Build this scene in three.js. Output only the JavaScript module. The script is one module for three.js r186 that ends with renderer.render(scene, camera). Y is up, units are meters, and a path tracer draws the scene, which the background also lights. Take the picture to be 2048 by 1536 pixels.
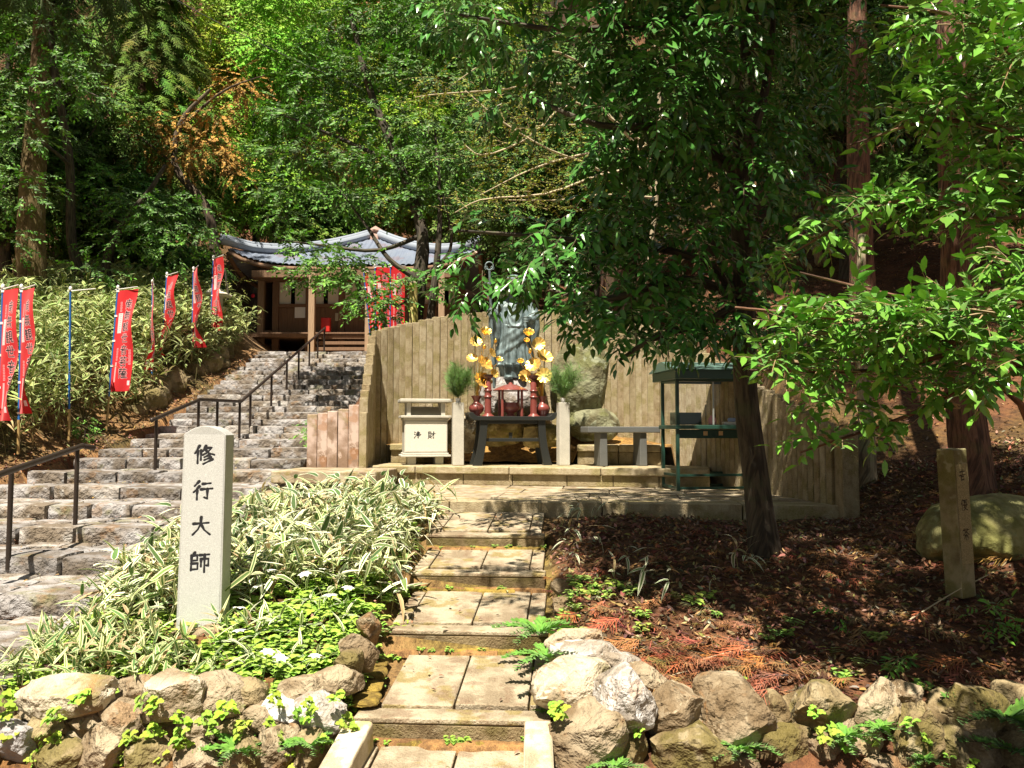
import * as THREE from 'three';
import { mergeGeometries, mergeVertices, toCreasedNormals } from 'three/addons/utils/BufferGeometryUtils.js';
import { RoundedBoxGeometry } from 'three/addons/geometries/RoundedBoxGeometry.js';

// ================= camera, sky, sun, exposure =================
const scene = new THREE.Scene();
const F = 1610, EYE = 1.72, PITCH = 3.27 * Math.PI / 180;
const camera = new THREE.PerspectiveCamera(2 * Math.atan(768 / F) * 180 / Math.PI, 4 / 3, 0.05, 600);
camera.position.set(0, EYE, 0);
camera.rotation.x = PITCH;
const SUN = new THREE.Vector3(-0.13, 0.9, 0.42).normalize();
{ // hazy spring sky, paler towards the horizon
  const W = 256, H = 128, d = new Float32Array(W * H * 4);
  for (let y = 0; y < H; y++) for (let x = 0; x < W; x++) { const el = Math.max(0, Math.sin(((y + 0.5) / H - 0.5) * Math.PI)), t = Math.pow(el, 0.55), k = (y * W + x) * 4; d[k] = 0.165 + (0.094 - 0.165) * t; d[k + 1] = 0.165 + (0.108 - 0.165) * t; d[k + 2] = 0.156 + (0.122 - 0.156) * t; d[k + 3] = 1; }
  const skyMap = new THREE.DataTexture(d, W, H, THREE.RGBAFormat, THREE.FloatType); skyMap.mapping = THREE.EquirectangularReflectionMapping; skyMap.magFilter = THREE.LinearFilter; skyMap.needsUpdate = true;
  scene.background = skyMap; scene.environment = skyMap;
}
const sun = new THREE.DirectionalLight(0xfff3e0, 5);
sun.name = 'sunlight';
sun.position.copy(SUN).multiplyScalar(60).add(new THREE.Vector3(0, 3, -12));
sun.target.position.set(0, 3, -12);
sun.castShadow = true;
sun.shadow.camera.left = -32; sun.shadow.camera.right = 32; sun.shadow.camera.top = 32; sun.shadow.camera.bottom = -32; sun.shadow.camera.far = 160;
sun.shadow.mapSize.set(4096, 4096);
sun.shadow.radius = 1;
scene.add(sun, sun.target);
const renderer = new THREE.WebGLRenderer({ antialias: true });
renderer.toneMapping = THREE.LinearToneMapping;
renderer.toneMappingExposure = 2.4;
renderer.shadowMap.enabled = true;

// ================= helpers =================
const V = (x, y, z) => new THREE.Vector3(x, y, z);
function rng(a) { return () => { a = (a + 0x6d2b79f5) | 0; let t = Math.imul(a ^ (a >>> 15), 1 | a); t = (t + Math.imul(t ^ (t >>> 7), 61 | t)) ^ t; return ((t ^ (t >>> 14)) >>> 0) / 4294967296; }; }
const R = rng(11);
const rr = (a, b) => a + (b - a) * R();
const clamp = (x, a = 0, b = 1) => Math.min(b, Math.max(a, x));
const lerp = (a, b, t) => a + (b - a) * t;
const ss = (a, b, x) => { const t = clamp((x - a) / (b - a)); return t * t * (3 - 2 * t); };
function table(t, x) { if (x <= t[0][0]) return t[0][1]; for (let i = 1; i < t.length; i++) if (x <= t[i][0]) return lerp(t[i - 1][1], t[i][1], (x - t[i - 1][0]) / (t[i][0] - t[i - 1][0])); return t[t.length - 1][1]; }
function hash(x, y, z) { let h = Math.imul(x, 374761393) + Math.imul(y, 668265263) + Math.imul(z, 1274126177) | 0; h = Math.imul(h ^ (h >>> 13), 1274126177); return ((h ^ (h >>> 16)) >>> 0) / 4294967296; }
function vn(x, y, z) {
  const xi = Math.floor(x), yi = Math.floor(y), zi = Math.floor(z); let u = x - xi, v = y - yi, w = z - zi;
  u = u * u * (3 - 2 * u); v = v * v * (3 - 2 * v); w = w * w * (3 - 2 * w);
  const L = (k) => lerp(lerp(hash(xi, yi, zi + k), hash(xi + 1, yi, zi + k), u), lerp(hash(xi, yi + 1, zi + k), hash(xi + 1, yi + 1, zi + k), u), v);
  return lerp(L(0), L(1), w);
}
const fbm = (x, y, z, o = 4) => { let s = 0, a = 0.5, n = 0; for (let i = 0; i < o; i++) { s += a * vn(x, y, z); n += a; a *= 0.5; x *= 2.03; y *= 2.03; z *= 2.03; } return s / n; };
// direction of a photograph pixel; px(): the point on it at ground distance d, pxY(): where it meets height y
const ray = (u, v) => { const x = (u - 1024) / F, y = (768 - v) / F; return [x, y * Math.cos(PITCH) + Math.sin(PITCH), Math.cos(PITCH) - y * Math.sin(PITCH)]; };
const px = (u, v, d) => { const [x, y, f] = ray(u, v); return V(x * d / f, EYE + y * d / f, -d); };
const pxY = (u, v, Y) => { const [x, y, f] = ray(u, v), t = (Y - EYE) / y; return V(x * t, Y, -f * t); };
const mpp = (d) => d / F;   // metres per photograph pixel at distance d

const taken = {};
const numbered = (n) => { if (taken[n] === undefined) { taken[n] = 0; return n; } taken[n]++; return n + '_' + String(taken[n]).padStart(3, '0'); };
function tag(o, label, category, group) { o.userData.label = label; o.userData.category = category; if (group) o.userData.group = group; return o; }
function thing(name, label, category, pos, turn = 0, group) {
  const o = new THREE.Group(); o.name = numbered(name); scene.add(o); if (pos) o.position.copy(pos); o.rotation.y = turn; return tag(o, label, category, group);
}
function part(parent, name, geo, m, kind) {
  const o = new THREE.Mesh(geo, m); o.name = name; o.castShadow = o.receiveShadow = true; parent.add(o); if (kind) o.userData.kind = kind; return o;
}
function single(name, geo, m, label, category, group) { const o = part(scene, numbered(name), geo, m); return tag(o, label, category, group); }
function structure(name) { const o = new THREE.Group(); o.name = name; o.userData.kind = 'structure'; scene.add(o); return o; }

// ---- textures: multipliers in linear light, tiling
const hsh = (x, y, s) => hash(x, y, s * 977 + 13);
function tno(x, y, p, s) {
  const xi = Math.floor(x), yi = Math.floor(y); let u = x - xi, v = y - yi; u = u * u * (3 - 2 * u); v = v * v * (3 - 2 * v);
  const m = (k) => ((k % p) + p) % p, x0 = m(xi), x1 = m(xi + 1), y0 = m(yi), y1 = m(yi + 1);
  return lerp(lerp(hsh(x0, y0, s), hsh(x1, y0, s), u), lerp(hsh(x0, y1, s), hsh(x1, y1, s), u), v);
}
function tf(u, v, p, o, s, q = p) { let t = 0, a = 0.5, n = 0; for (let i = 0; i < o; i++) { t += a * tno2(u * p, v * q, p, q, s + i); n += a; a *= 0.55; p *= 2; q *= 2; } return t / n; }
function tno2(x, y, p, q, s) {
  if (p === q) return tno(x, y, p, s);
  const xi = Math.floor(x), yi = Math.floor(y); let u = x - xi, v = y - yi; u = u * u * (3 - 2 * u); v = v * v * (3 - 2 * v);
  const x0 = xi % p, x1 = (xi + 1) % p, y0 = yi % q, y1 = (yi + 1) % q;
  return lerp(lerp(hsh(x0, y0, s), hsh(x1, y0, s), u), lerp(hsh(x0, y1, s), hsh(x1, y1, s), u), v);
}
function tex(size, metres, fn) {
  const d = new Uint8Array(size * size * 4);
  for (let y = 0; y < size; y++) for (let x = 0; x < size; x++) {
    const c = fn(x / size, y / size, x, y), k = (y * size + x) * 4, a = typeof c === 'number' ? [c, c, c] : c;
    d[k] = clamp(a[0]) * 255; d[k + 1] = clamp(a[1]) * 255; d[k + 2] = clamp(a[2]) * 255; d[k + 3] = 255;
  }
  const t = new THREE.DataTexture(d, size, size); t.wrapS = t.wrapT = THREE.RepeatWrapping; t.magFilter = THREE.LinearFilter; t.repeat.set(1 / metres, 1 / metres); t.needsUpdate = true; return t;
}
const mix3 = (a, b, t) => [lerp(a[0], b[0], t), lerp(a[1], b[1], t), lerp(a[2], b[2], t)];
const T = {
  granite: tex(512, 0.6, (u, v, x, y) => { const n = hsh(x >> 1, y >> 1, 3), m = hsh(x, y, 5), c = tf(u, v, 6, 4, 1); let k = 0.78 + 0.2 * c + 0.14 * (m - 0.5); if (n < 0.12) k -= 0.32; if (n > 0.9) k += 0.14; return [k, k, k * 0.985]; }),
  rough: tex(512, 1.1, (u, v, x, y) => {                         // weathered fieldstone: stains, lichen blotches, grain
    const c = tf(u, v, 5, 5, 21), l = tf(u, v, 9, 4, 31), m = tf(u, v, 4, 5, 41), g = hsh(x, y, 8) - 0.5;
    let k = mix3([0.42, 0.35, 0.26], [0.92, 0.9, 0.86], ss(0.28, 0.7, c));
    k = mix3(k, [1, 1, 0.95], 0.75 * ss(0.6, 0.68, l)); k = mix3(k, [0.42, 0.42, 0.16], 0.6 * ss(0.58, 0.72, m)); k = mix3(k, [0.62, 0.36, 0.16], 0.5 * ss(0.62, 0.72, tf(u, v, 7, 4, 51)));
    return k.map((a) => a + g * 0.22);
  }),
  mossy: tex(512, 1.3, (u, v, x, y) => {                         // mossy shaded stone
    const c = tf(u, v, 6, 5, 61), m = tf(u, v, 5, 5, 71), g = hsh(x, y, 18) - 0.5;
    let k = mix3([0.4, 0.33, 0.22], [0.95, 0.9, 0.76], ss(0.3, 0.7, c)); k = mix3(k, [0.4, 0.4, 0.12], 0.7 * ss(0.5, 0.66, m)); k = mix3(k, [1, 1, 0.95], 0.7 * ss(0.66, 0.72, tf(u, v, 8, 4, 81)));
    return k.map((a) => a + g * 0.22);
  }),
  hammer: tex(512, 0.8, (u, v, x, y) => {                        // bush-hammered sandstone with rain streaks and algae
    const c = tf(u, v, 7, 5, 91), s = tf(u, v, 24, 4, 92, 3), a = tf(u, v, 4, 5, 93), g = hsh(x >> 1, y >> 1, 28) - 0.5;
    let k = mix3([0.62, 0.56, 0.45], [1, 0.97, 0.9], ss(0.25, 0.75, 0.8 * c + 0.2 * s)); k = mix3(k, [0.5, 0.5, 0.2], 0.55 * ss(0.52, 0.72, a)); k = mix3(k, [0.4, 0.32, 0.22], 0.3 * ss(0.62, 0.75, s));
    return k.map((q) => q + g * 0.42);
  }),
  paving: tex(512, 0.9, (u, v, x, y) => {
    const c = tf(u, v, 6, 5, 101), a = tf(u, v, 5, 5, 102), g = hsh(x >> 1, y >> 1, 38) - 0.5;
    let k = mix3([0.56, 0.5, 0.42], [1, 0.97, 0.9], ss(0.28, 0.72, c)); k = mix3(k, [0.55, 0.48, 0.16], 0.7 * ss(0.56, 0.68, a)); k = mix3(k, [0.45, 0.33, 0.26], 0.55 * ss(0.6, 0.72, tf(u, v, 8, 4, 103)));
    return k.map((q) => q + g * 0.24);
  }),
  soil: tex(512, 1.2, (u, v, x, y) => {
    const c = tf(u, v, 8, 5, 111), f = tf(u, v, 40, 3, 112), g = hsh(x, y, 48);
    let k = mix3([0.3, 0.2, 0.13], [1, 0.74, 0.5], ss(0.3, 0.75, 0.5 * c + 0.5 * f)); if (g > 0.93) k = mix3(k, [1.2, 1, 0.66], 0.7); if (g < 0.08) k = [0.15, 0.09, 0.06]; return k;
  }),
  bark: tex(512, 0.6, (u, v, x, y) => { const s = tf(u, v, 26, 4, 121, 4), c = tf(u, v, 5, 4, 122), k = 0.35 + 0.75 * ss(0.3, 0.72, s); return mix3([k, k * 0.92, k * 0.84], [k * 0.8, k * 0.95, k * 0.7], ss(0.45, 0.7, c)); }),
  wood: tex(256, 0.5, (u, v) => { const s = tf(u, v, 32, 4, 131, 3); const k = 0.55 + 0.5 * s; return [k, k * 0.96, k * 0.9]; }),
  tile: tex(256, 1.6, (u, v, x, y) => { const c = tf(u, v, 8, 4, 141), r = tf(u, v, 3, 5, 142); return mix3([0.75 + 0.4 * c, 0.78 + 0.4 * c, 0.82 + 0.4 * c], [1.0, 0.72, 0.66], 0.8 * ss(0.5, 0.66, r)); }),
  bronze: tex(256, 0.5, (u, v) => { const c = tf(u, v, 5, 5, 151), s = tf(u, v, 20, 4, 152, 4); return mix3([0.36, 0.36, 0.34], [1, 1.0, 1.0], ss(0.32, 0.66, 0.55 * c + 0.45 * s)); }),
  bFine: tex(256, 0.16, (u, v, x, y) => 0.5 * tf(u, v, 32, 3, 161) + 0.5 * hsh(x, y, 58)),
  bHammer: tex(512, 0.7, (u, v, x, y) => 0.45 * tf(u, v, 70, 2, 171) + 0.3 * tf(u, v, 18, 3, 172) + 0.25 * hsh(x >> 1, y >> 1, 173)),
  bRough: tex(512, 0.7, (u, v) => tf(u, v, 9, 6, 181)),
  bBark: tex(512, 0.6, (u, v) => 0.75 * tf(u, v, 26, 4, 121, 4) + 0.25 * tf(u, v, 60, 2, 191, 12)),
};
const lin = (r, g, b) => new THREE.Color().setRGB(r, g, b);
function std(color, o = {}) { return new THREE.MeshStandardMaterial({ color: Array.isArray(color) ? lin(...color) : color, roughness: 0.9, ...o }); }
const M = {
  granite: std([0.5, 0.51, 0.5], { map: T.granite, bumpMap: T.bFine, bumpScale: 0.0012, roughness: 0.8 }),
  graniteWarm: std([0.55, 0.53, 0.46], { map: T.granite, bumpMap: T.bFine, bumpScale: 0.0012, roughness: 0.8 }),
  paving: std([0.45, 0.395, 0.3], { map: T.paving, bumpMap: T.bHammer, bumpScale: 0.016 }),
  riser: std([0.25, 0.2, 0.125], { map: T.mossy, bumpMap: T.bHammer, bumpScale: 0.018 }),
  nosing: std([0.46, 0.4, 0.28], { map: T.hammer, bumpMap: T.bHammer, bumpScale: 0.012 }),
  stake: std([0.43, 0.37, 0.25], { map: T.hammer, bumpMap: T.bHammer, bumpScale: 0.018 }),
  stakeC: std([0.39, 0.325, 0.215], { map: T.hammer, bumpMap: T.bHammer, bumpScale: 0.018 }),
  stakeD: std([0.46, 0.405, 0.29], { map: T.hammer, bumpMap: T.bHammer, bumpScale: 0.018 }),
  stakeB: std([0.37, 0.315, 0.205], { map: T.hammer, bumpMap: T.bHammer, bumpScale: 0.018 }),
  stakeRed: std([0.56, 0.44, 0.39], { map: T.rough, bumpMap: T.bHammer, bumpScale: 0.012 }),
  stair: std([0.36, 0.355, 0.37], { map: T.rough, bumpMap: T.bRough, bumpScale: 0.06 }),
  stairB: std([0.27, 0.265, 0.275], { map: T.rough, bumpMap: T.bRough, bumpScale: 0.06 }),
  stairC: std([0.39, 0.375, 0.365], { map: T.rough, bumpMap: T.bRough, bumpScale: 0.06 }),
  field: std([0.36, 0.3, 0.21], { map: T.rough, bumpMap: T.bRough, bumpScale: 0.07 }),
  fieldPale: std([0.52, 0.47, 0.37], { map: T.rough, bumpMap: T.bRough, bumpScale: 0.06 }),
  fieldWhite: std([0.6, 0.6, 0.61], { map: T.rough, bumpMap: T.bRough, bumpScale: 0.06 }),
  fieldMoss: std([0.3, 0.25, 0.16], { map: T.mossy, bumpMap: T.bRough, bumpScale: 0.07 }),
  boulder: std([0.27, 0.28, 0.14], { map: T.mossy, bumpMap: T.bRough, bumpScale: 0.03 }),
  garden: std([0.23, 0.25, 0.18], { map: T.mossy, bumpMap: T.bRough, bumpScale: 0.04 }),
  gardenYellow: std([0.42, 0.35, 0.18], { map: T.mossy, bumpMap: T.bRough, bumpScale: 0.04 }),
  bark: std([0.13, 0.1, 0.07], { map: T.bark, bumpMap: T.bBark, bumpScale: 0.02 }),
  barkDark: std([0.07, 0.06, 0.045], { map: T.bark, bumpMap: T.bBark, bumpScale: 0.012 }),
  barkCedar: std([0.19, 0.1, 0.065], { map: T.bark, bumpMap: T.bBark, bumpScale: 0.03 }),
  barkPale: std([0.36, 0.32, 0.23], { map: T.bark, bumpMap: T.bBark, bumpScale: 0.01 }),
  twig: std([0.3, 0.23, 0.13]),
  twigPale: std([0.42, 0.36, 0.24]),
  wood: std([0.24, 0.15, 0.095], { map: T.wood }),
  woodPale: std([0.42, 0.3, 0.2], { map: T.wood }),
  plaster: std([0.74, 0.72, 0.62]),
  paper: std([0.75, 0.76, 0.75]),
  tile: std([0.17, 0.2, 0.26], { map: T.tile, roughness: 0.45, metalness: 0.0 }),
  ridge: std([0.27, 0.31, 0.37], { roughness: 0.45 }),
  rail: std([0.035, 0.025, 0.02], { roughness: 0.45, metalness: 0.3 }),
  blackLac: std([0.02, 0.022, 0.02], { roughness: 0.35 }),
  bench: std([0.13, 0.135, 0.13], { map: T.granite, roughness: 0.55 }),
  redBronze: new THREE.MeshPhysicalMaterial({ color: lin(0.2, 0.045, 0.035), roughness: 0.42, clearcoat: 0.6, clearcoatRoughness: 0.25 }),
  darkBronze: std([0.1, 0.05, 0.045], { roughness: 0.35, metalness: 0.6 }),
  goldLeaf: std([0.9, 0.6, 0.16], { roughness: 0.4, metalness: 0.85, side: THREE.DoubleSide }),
  gold: std([0.95, 0.62, 0.16], { roughness: 0.34, metalness: 1 }),
  statue: std([0.26, 0.35, 0.37], { map: T.bronze, roughness: 0.5, metalness: 0.4, bumpMap: T.bFine, bumpScale: 0.001 }),
  green: std([0.018, 0.06, 0.042], { roughness: 0.4 }),
  roofTeal: std([0.11, 0.2, 0.17], { roughness: 0.45, metalness: 0.3 }),
  glass: new THREE.MeshPhysicalMaterial({ color: 0xffffff, roughness: 0.04, transmission: 1, thickness: 0 }),
  redCloth: std([0.75, 0.012, 0.018], { roughness: 0.85, side: THREE.DoubleSide }),
  bluePole: std([0.02, 0.13, 0.42], { roughness: 0.4 }),
  bamboo: std([0.38, 0.26, 0.1], { roughness: 0.6 }),
  white: std([0.75, 0.75, 0.73], { roughness: 0.5 }),
  moss: std([0.3, 0.28, 0.07], { map: T.soil, bumpMap: T.bRough, bumpScale: 0.03 }),
  mossRust: std([0.33, 0.24, 0.12], { map: T.soil, bumpMap: T.bRough, bumpScale: 0.03 }),
};
// leaves: translucent blade under a waxy coat
const leafMat = (coat = 0.5, rough = 0.3, through = 0.35) => new THREE.MeshPhysicalMaterial({ color: 0xffffff, vertexColors: true, roughness: 0.95, transmission: through, thickness: 0, clearcoat: coat, clearcoatRoughness: rough, side: THREE.DoubleSide });
const LM = { gloss: leafMat(0.9, 0.24, 0), wax: leafMat(1, 0.16, 0.15), mid: leafMat(0.35, 0.4, 0.25), soft: leafMat(0.1, 0.5, 0.22), far: leafMat(0.2, 0.5, 0), dead: new THREE.MeshStandardMaterial({ color: 0xffffff, vertexColors: true, roughness: 0.95, side: THREE.DoubleSide }) };

// ---- geometry
function boxUV(g) {
  g = g.index ? g.toNonIndexed() : g;
  const p = g.attributes.position, n = p.count, uv = new Float32Array(n * 2), a = V(), b = V(), c = V();
  for (let i = 0; i < n; i += 3) {
    a.fromBufferAttribute(p, i); b.fromBufferAttribute(p, i + 1); c.fromBufferAttribute(p, i + 2);
    const N = b.clone().sub(a).cross(c.clone().sub(a)), x = Math.abs(N.x), y = Math.abs(N.y), z = Math.abs(N.z);
    for (let k = 0; k < 3; k++) {
      const X = p.getX(i + k), Y = p.getY(i + k), Z = p.getZ(i + k), o = (i + k) * 2;
      if (y >= x && y >= z) { uv[o] = X; uv[o + 1] = Z; } else if (x >= z) { uv[o] = Z; uv[o + 1] = Y; } else { uv[o] = X; uv[o + 1] = Y; }
    }
  }
  g.setAttribute('uv', new THREE.BufferAttribute(uv, 2)); return g;
}
function shiftUV(g, s) { const uv = g.attributes.uv; for (let i = 0; i < uv.count; i++) uv.setXY(i, uv.getX(i) + s * 0.371, uv.getY(i) + s * 0.713); return g; }
let uvSeed = 0;
const box = (w, h, d, x = 0, y = 0, z = 0) => shiftUV(boxUV(new THREE.BoxGeometry(w, h, d)), uvSeed++).translate(x, y, z);
const rbox = (w, h, d, r = 0.01, x = 0, y = 0, z = 0, s = 2) => shiftUV(boxUV(new RoundedBoxGeometry(w, h, d, s, Math.min(r, w / 2.1, h / 2.1, d / 2.1))), uvSeed++).translate(x, y, z);
function cyl(rt, rb, h, x = 0, y = 0, z = 0, s = 16) { return new THREE.CylinderGeometry(rt, rb, h, s).translate(x, y + h / 2, z); }
const lathe = (pts, s = 28) => new THREE.LatheGeometry(pts.map((p) => new THREE.Vector2(p[0], p[1])), s);
function merge(list) { return mergeGeometries(list.map((g) => { g = g.index ? g.toNonIndexed() : g; for (const k of Object.keys(g.attributes)) if (!['position', 'normal', 'uv'].includes(k)) g.deleteAttribute(k); if (!g.attributes.uv) boxUV(g); return g; })); }
function rockGeo(w, h, d, seed, o = {}) {
  const { detail = 3, p = 3.4, rough = 0.16, cuts = 7, freq = 1.6, crease = 0.55 } = o, r = rng(seed * 7919 + 5);
  let g = new THREE.IcosahedronGeometry(1, detail * 3); g.deleteAttribute('normal'); g.deleteAttribute('uv'); g = mergeVertices(g, 1e-4);
  const planes = []; for (let i = 0; i < cuts; i++) { const m = V(r() * 2 - 1, r() * 2 - 1, r() * 2 - 1).normalize(); planes.push([m, 0.72 + 0.3 * r()]); }
  const P = g.attributes.position, v = V();
  for (let i = 0; i < P.count; i++) {
    v.fromBufferAttribute(P, i); const n = v.clone();
    v.multiplyScalar(1 / Math.pow(Math.abs(n.x) ** p + Math.abs(n.y) ** p + Math.abs(n.z) ** p, 1 / p));
    for (const [m, off] of planes) { const q = v.dot(m) - off; if (q > 0) v.addScaledVector(m, -q * 0.92); }
    const k = 1 + rough * (fbm(n.x * freq + seed * 3.1, n.y * freq + 7, n.z * freq, 4) - 0.5) * 2 + rough * 0.25 * (vn(n.x * 9 + seed, n.y * 9, n.z * 9) - 0.5);
    P.setXYZ(i, v.x * k * w / 2, v.y * k * h / 2, v.z * k * d / 2);
  }
  g.computeVertexNormals(); g = toCreasedNormals(g, crease); return shiftUV(boxUV(g), seed);
}
// roughly squared stone: flat faces, worn edges, uneven outline
function blockGeo(w, h, d, seed, rnd = 0.03, amp = 0.016) {
  let g = new THREE.BoxGeometry(w, h, d, 9, 4, 6); g.deleteAttribute('normal'); g.deleteAttribute('uv'); g = mergeVertices(g, 1e-4);
  const P = g.attributes.position, q = V(), e = V(), r = rng(seed * 31 + 3), sk = [r() - 0.5, r() - 0.5, r() - 0.5, r() - 0.5];
  for (let i = 0; i < P.count; i++) {
    q.fromBufferAttribute(P, i); const fx = q.x / w, fz = q.z / d; e.set(clamp(q.x, -w / 2 + rnd, w / 2 - rnd), clamp(q.y, -h / 2 + rnd, h / 2 - rnd), clamp(q.z, -d / 2 + rnd, d / 2 - rnd)); const o = q.clone().sub(e), l = o.length(); if (l > 1e-6) q.copy(e).addScaledVector(o, rnd / l);
    q.x += 0.16 * d * sk[0] * fz; q.z += 0.1 * w * sk[1] * fx + 0.05 * (vn(q.x * 7 + seed, 3, 1) - 0.5); q.y += h * 0.12 * (sk[2] * fx + sk[3] * fz);
    const s = seed * 1.7; q.x += amp * 2 * (fbm(q.x * 6 + s, q.y * 6, q.z * 6, 3) - 0.5); q.y += amp * 1.4 * (fbm(q.x * 5 + s + 20, q.y * 5, q.z * 5, 3) - 0.5); q.z += amp * 2.6 * (fbm(q.x * 6 + s + 40, q.y * 6, q.z * 6, 3) - 0.5);
    P.setXYZ(i, q.x, q.y, q.z);
  }
  g.computeVertexNormals(); return shiftUV(boxUV(toCreasedNormals(g, 0.5)), seed);
}
function tube(pts, radii, seg = 8, wob = 0, seed = 1) {
  const n = pts.length, pos = [], uv = [], idx = []; let t0 = pts[1].clone().sub(pts[0]).normalize(), u = Math.abs(t0.y) > 0.9 ? V(1, 0, 0) : V(0, 1, 0); u = u.clone().cross(t0).normalize(); let len = 0;
  for (let i = 0; i < n; i++) {
    const t = pts[Math.min(i + 1, n - 1)].clone().sub(pts[Math.max(i - 1, 0)]).normalize(); u.addScaledVector(t, -u.dot(t)).normalize(); const w = t.clone().cross(u), r = Array.isArray(radii) ? radii[i] : lerp(radii, radii * 0.4, i / (n - 1));
    if (i) len += pts[i].distanceTo(pts[i - 1]);
    for (let k = 0; k <= seg; k++) {
      const a = k / seg * Math.PI * 2, q = r * (1 + wob * (fbm(Math.cos(a) * 1.5 + seed, Math.sin(a) * 1.5, len * 1.5, 3) - 0.5)), e = pts[i].clone().addScaledVector(u, Math.cos(a) * q).addScaledVector(w, Math.sin(a) * q);
      pos.push(e.x, e.y, e.z); uv.push(k / seg * Math.max(0.1, Math.round(r * 2 * Math.PI * 10) / 10), len);
    }
  }
  for (let i = 0; i < n - 1; i++) for (let k = 0; k < seg; k++) { const a = i * (seg + 1) + k, b = a + seg + 1; idx.push(a, b, a + 1, a + 1, b, b + 1); }
  for (const [base, c, flip] of [[0, pts[0], 0], [(n - 1) * (seg + 1), pts[n - 1], 1]]) { const m = pos.length / 3; pos.push(c.x, c.y, c.z); uv.push(0, 0); for (let k = 0; k < seg; k++) flip ? idx.push(base + k, m, base + k + 1) : idx.push(base + k, base + k + 1, m); }
  const g = new THREE.BufferGeometry(); g.setAttribute('position', new THREE.Float32BufferAttribute(pos, 3)); g.setAttribute('uv', new THREE.Float32BufferAttribute(uv, 2)); g.setIndex(idx); g.computeVertexNormals(); return g.toNonIndexed();
}
const curve = (pts, n) => new THREE.CatmullRomCurve3(pts).getPoints(n);
const bar = (a, b, r, s = 8) => tube([a, b], [r, r], s);

// ---- leaves and sprigs
class Acc {
  constructor() { this.p = []; this.c = []; this.i = []; }
  v(q, c) { this.p.push(q.x, q.y, q.z); this.c.push(c[0], c[1], c[2]); return this.p.length / 3 - 1; }
  t(...k) { this.i.push(...k); }
  build() { const g = new THREE.BufferGeometry(); g.setAttribute('position', new THREE.Float32BufferAttribute(this.p, 3)); g.setAttribute('color', new THREE.Float32BufferAttribute(this.c, 3)); g.setIndex(this.i); g.computeVertexNormals(); return g; }
}
function addLeaf(A, o, dir, up, len, wid, droop, col, fold = 0.25, shape = [0.9, 1]) {
  dir = dir.clone().normalize(); const side = dir.clone().cross(up).normalize(), n = side.clone().cross(dir).normalize();
  const at = (t, s, w) => o.clone().addScaledVector(dir, len * t).addScaledVector(n, -droop * len * t * t + fold * Math.abs(s) * w).addScaledVector(side, s * w);
  const w1 = wid / 2 * shape[0], w2 = wid / 2 * shape[1] * 0.8, b = A.v(o, col), l1 = A.v(at(0.3, -1, w1), col), m1 = A.v(at(0.3, 0, 0), col), r1 = A.v(at(0.3, 1, w1), col), l2 = A.v(at(0.68, -1, w2), col), m2 = A.v(at(0.68, 0, 0), col), r2 = A.v(at(0.68, 1, w2), col), e = A.v(at(1, 0, 0), col);
  A.t(b, m1, l1, b, r1, m1, l1, m1, m2, l1, m2, l2, m1, r1, r2, m1, r2, m2, l2, m2, e, m2, r2, e);
}
function addStrip(A, pts, w, col) {   // thin flat twig or blade
  let last = null; for (let i = 0; i < pts.length; i++) { const t = pts[Math.min(i + 1, pts.length - 1)].clone().sub(pts[Math.max(0, i - 1)]).normalize(), s = t.clone().cross(V(0.3, 1, 0.2)).normalize().multiplyScalar(w * (1 - 0.6 * i / (pts.length - 1)) / 2), a = A.v(pts[i].clone().add(s), col), b = A.v(pts[i].clone().sub(s), col); if (last) A.t(last[0], last[1], a, last[1], b, a); last = [a, b]; }
}
const jit = (c, k) => { const f = 1 + (R() - 0.5) * k; return [c[0] * f * (1 + (R() - 0.5) * k * 0.6), c[1] * f, c[2] * f * (1 + (R() - 0.5) * k * 0.4)]; };
// leafy twig along +z, leaves spread in the x-z plane, up = +y
function sprig({ n = 9, L = 0.3, len = 0.085, wid = 0.036, col = [0.05, 0.12, 0.02], spread = 0.9, droop = 0.35, jitter = 0.5, twig = [0.1, 0.075, 0.04], sag = 0.15 }) {
  const A = new Acc(), at = (t) => V(0, -sag * L * t * t, L * t);
  addStrip(A, [0, 0.33, 0.66, 1].map(at), 0.007, twig);
  for (let i = 0; i < n; i++) {
    const t = i === n - 1 ? 1 : 0.12 + 0.88 * i / n, s = i === n - 1 ? 0 : (i % 2 ? 1 : -1), a = s * spread * rr(0.45, 1.4);
    addLeaf(A, at(t), V(Math.sin(a), rr(-0.6, 0.4), Math.cos(a)), V(rr(-0.7, 0.7), 1, rr(-0.7, 0.7)), len * rr(0.55, 1.2), wid * rr(0.75, 1.15), droop * rr(0.4, 1.4), jit(col, jitter));
  }
  return A.build();
}
// flat conifer frond along +z
function frond({ n = 9, L = 0.42, col = [0.04, 0.085, 0.02], sag = 0.35, wid = 0.016, len = 0.14 }) {
  const A = new Acc(), at = (t) => V(0, -sag * L * t * t, L * t); addStrip(A, [0, 0.5, 1].map(at), 0.012, [0.07, 0.05, 0.03]);
  for (let i = 0; i < n * 2; i++) { const t = 0.1 + 0.9 * i / (2 * n), s = i % 2 ? 1 : -1, a = s * rr(0.5, 0.95), l = len * (1.15 - 0.6 * t) * rr(0.8, 1.2), c = jit(col, 0.5), o = at(t); for (let k = 0; k < 2; k++) { const a2 = a + (k - 0.5) * 0.5; const e = o.clone().add(V(Math.sin(a2) * l, rr(-0.5, 0.05) * l, Math.cos(a2) * l)); addStrip(A, [o, o.clone().lerp(e, 0.5).add(V(0, 0.02 * l, 0)), e], wid, c); } }
  return A.build();
}
const _z = V(), _x = V(), _y = V();
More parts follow.
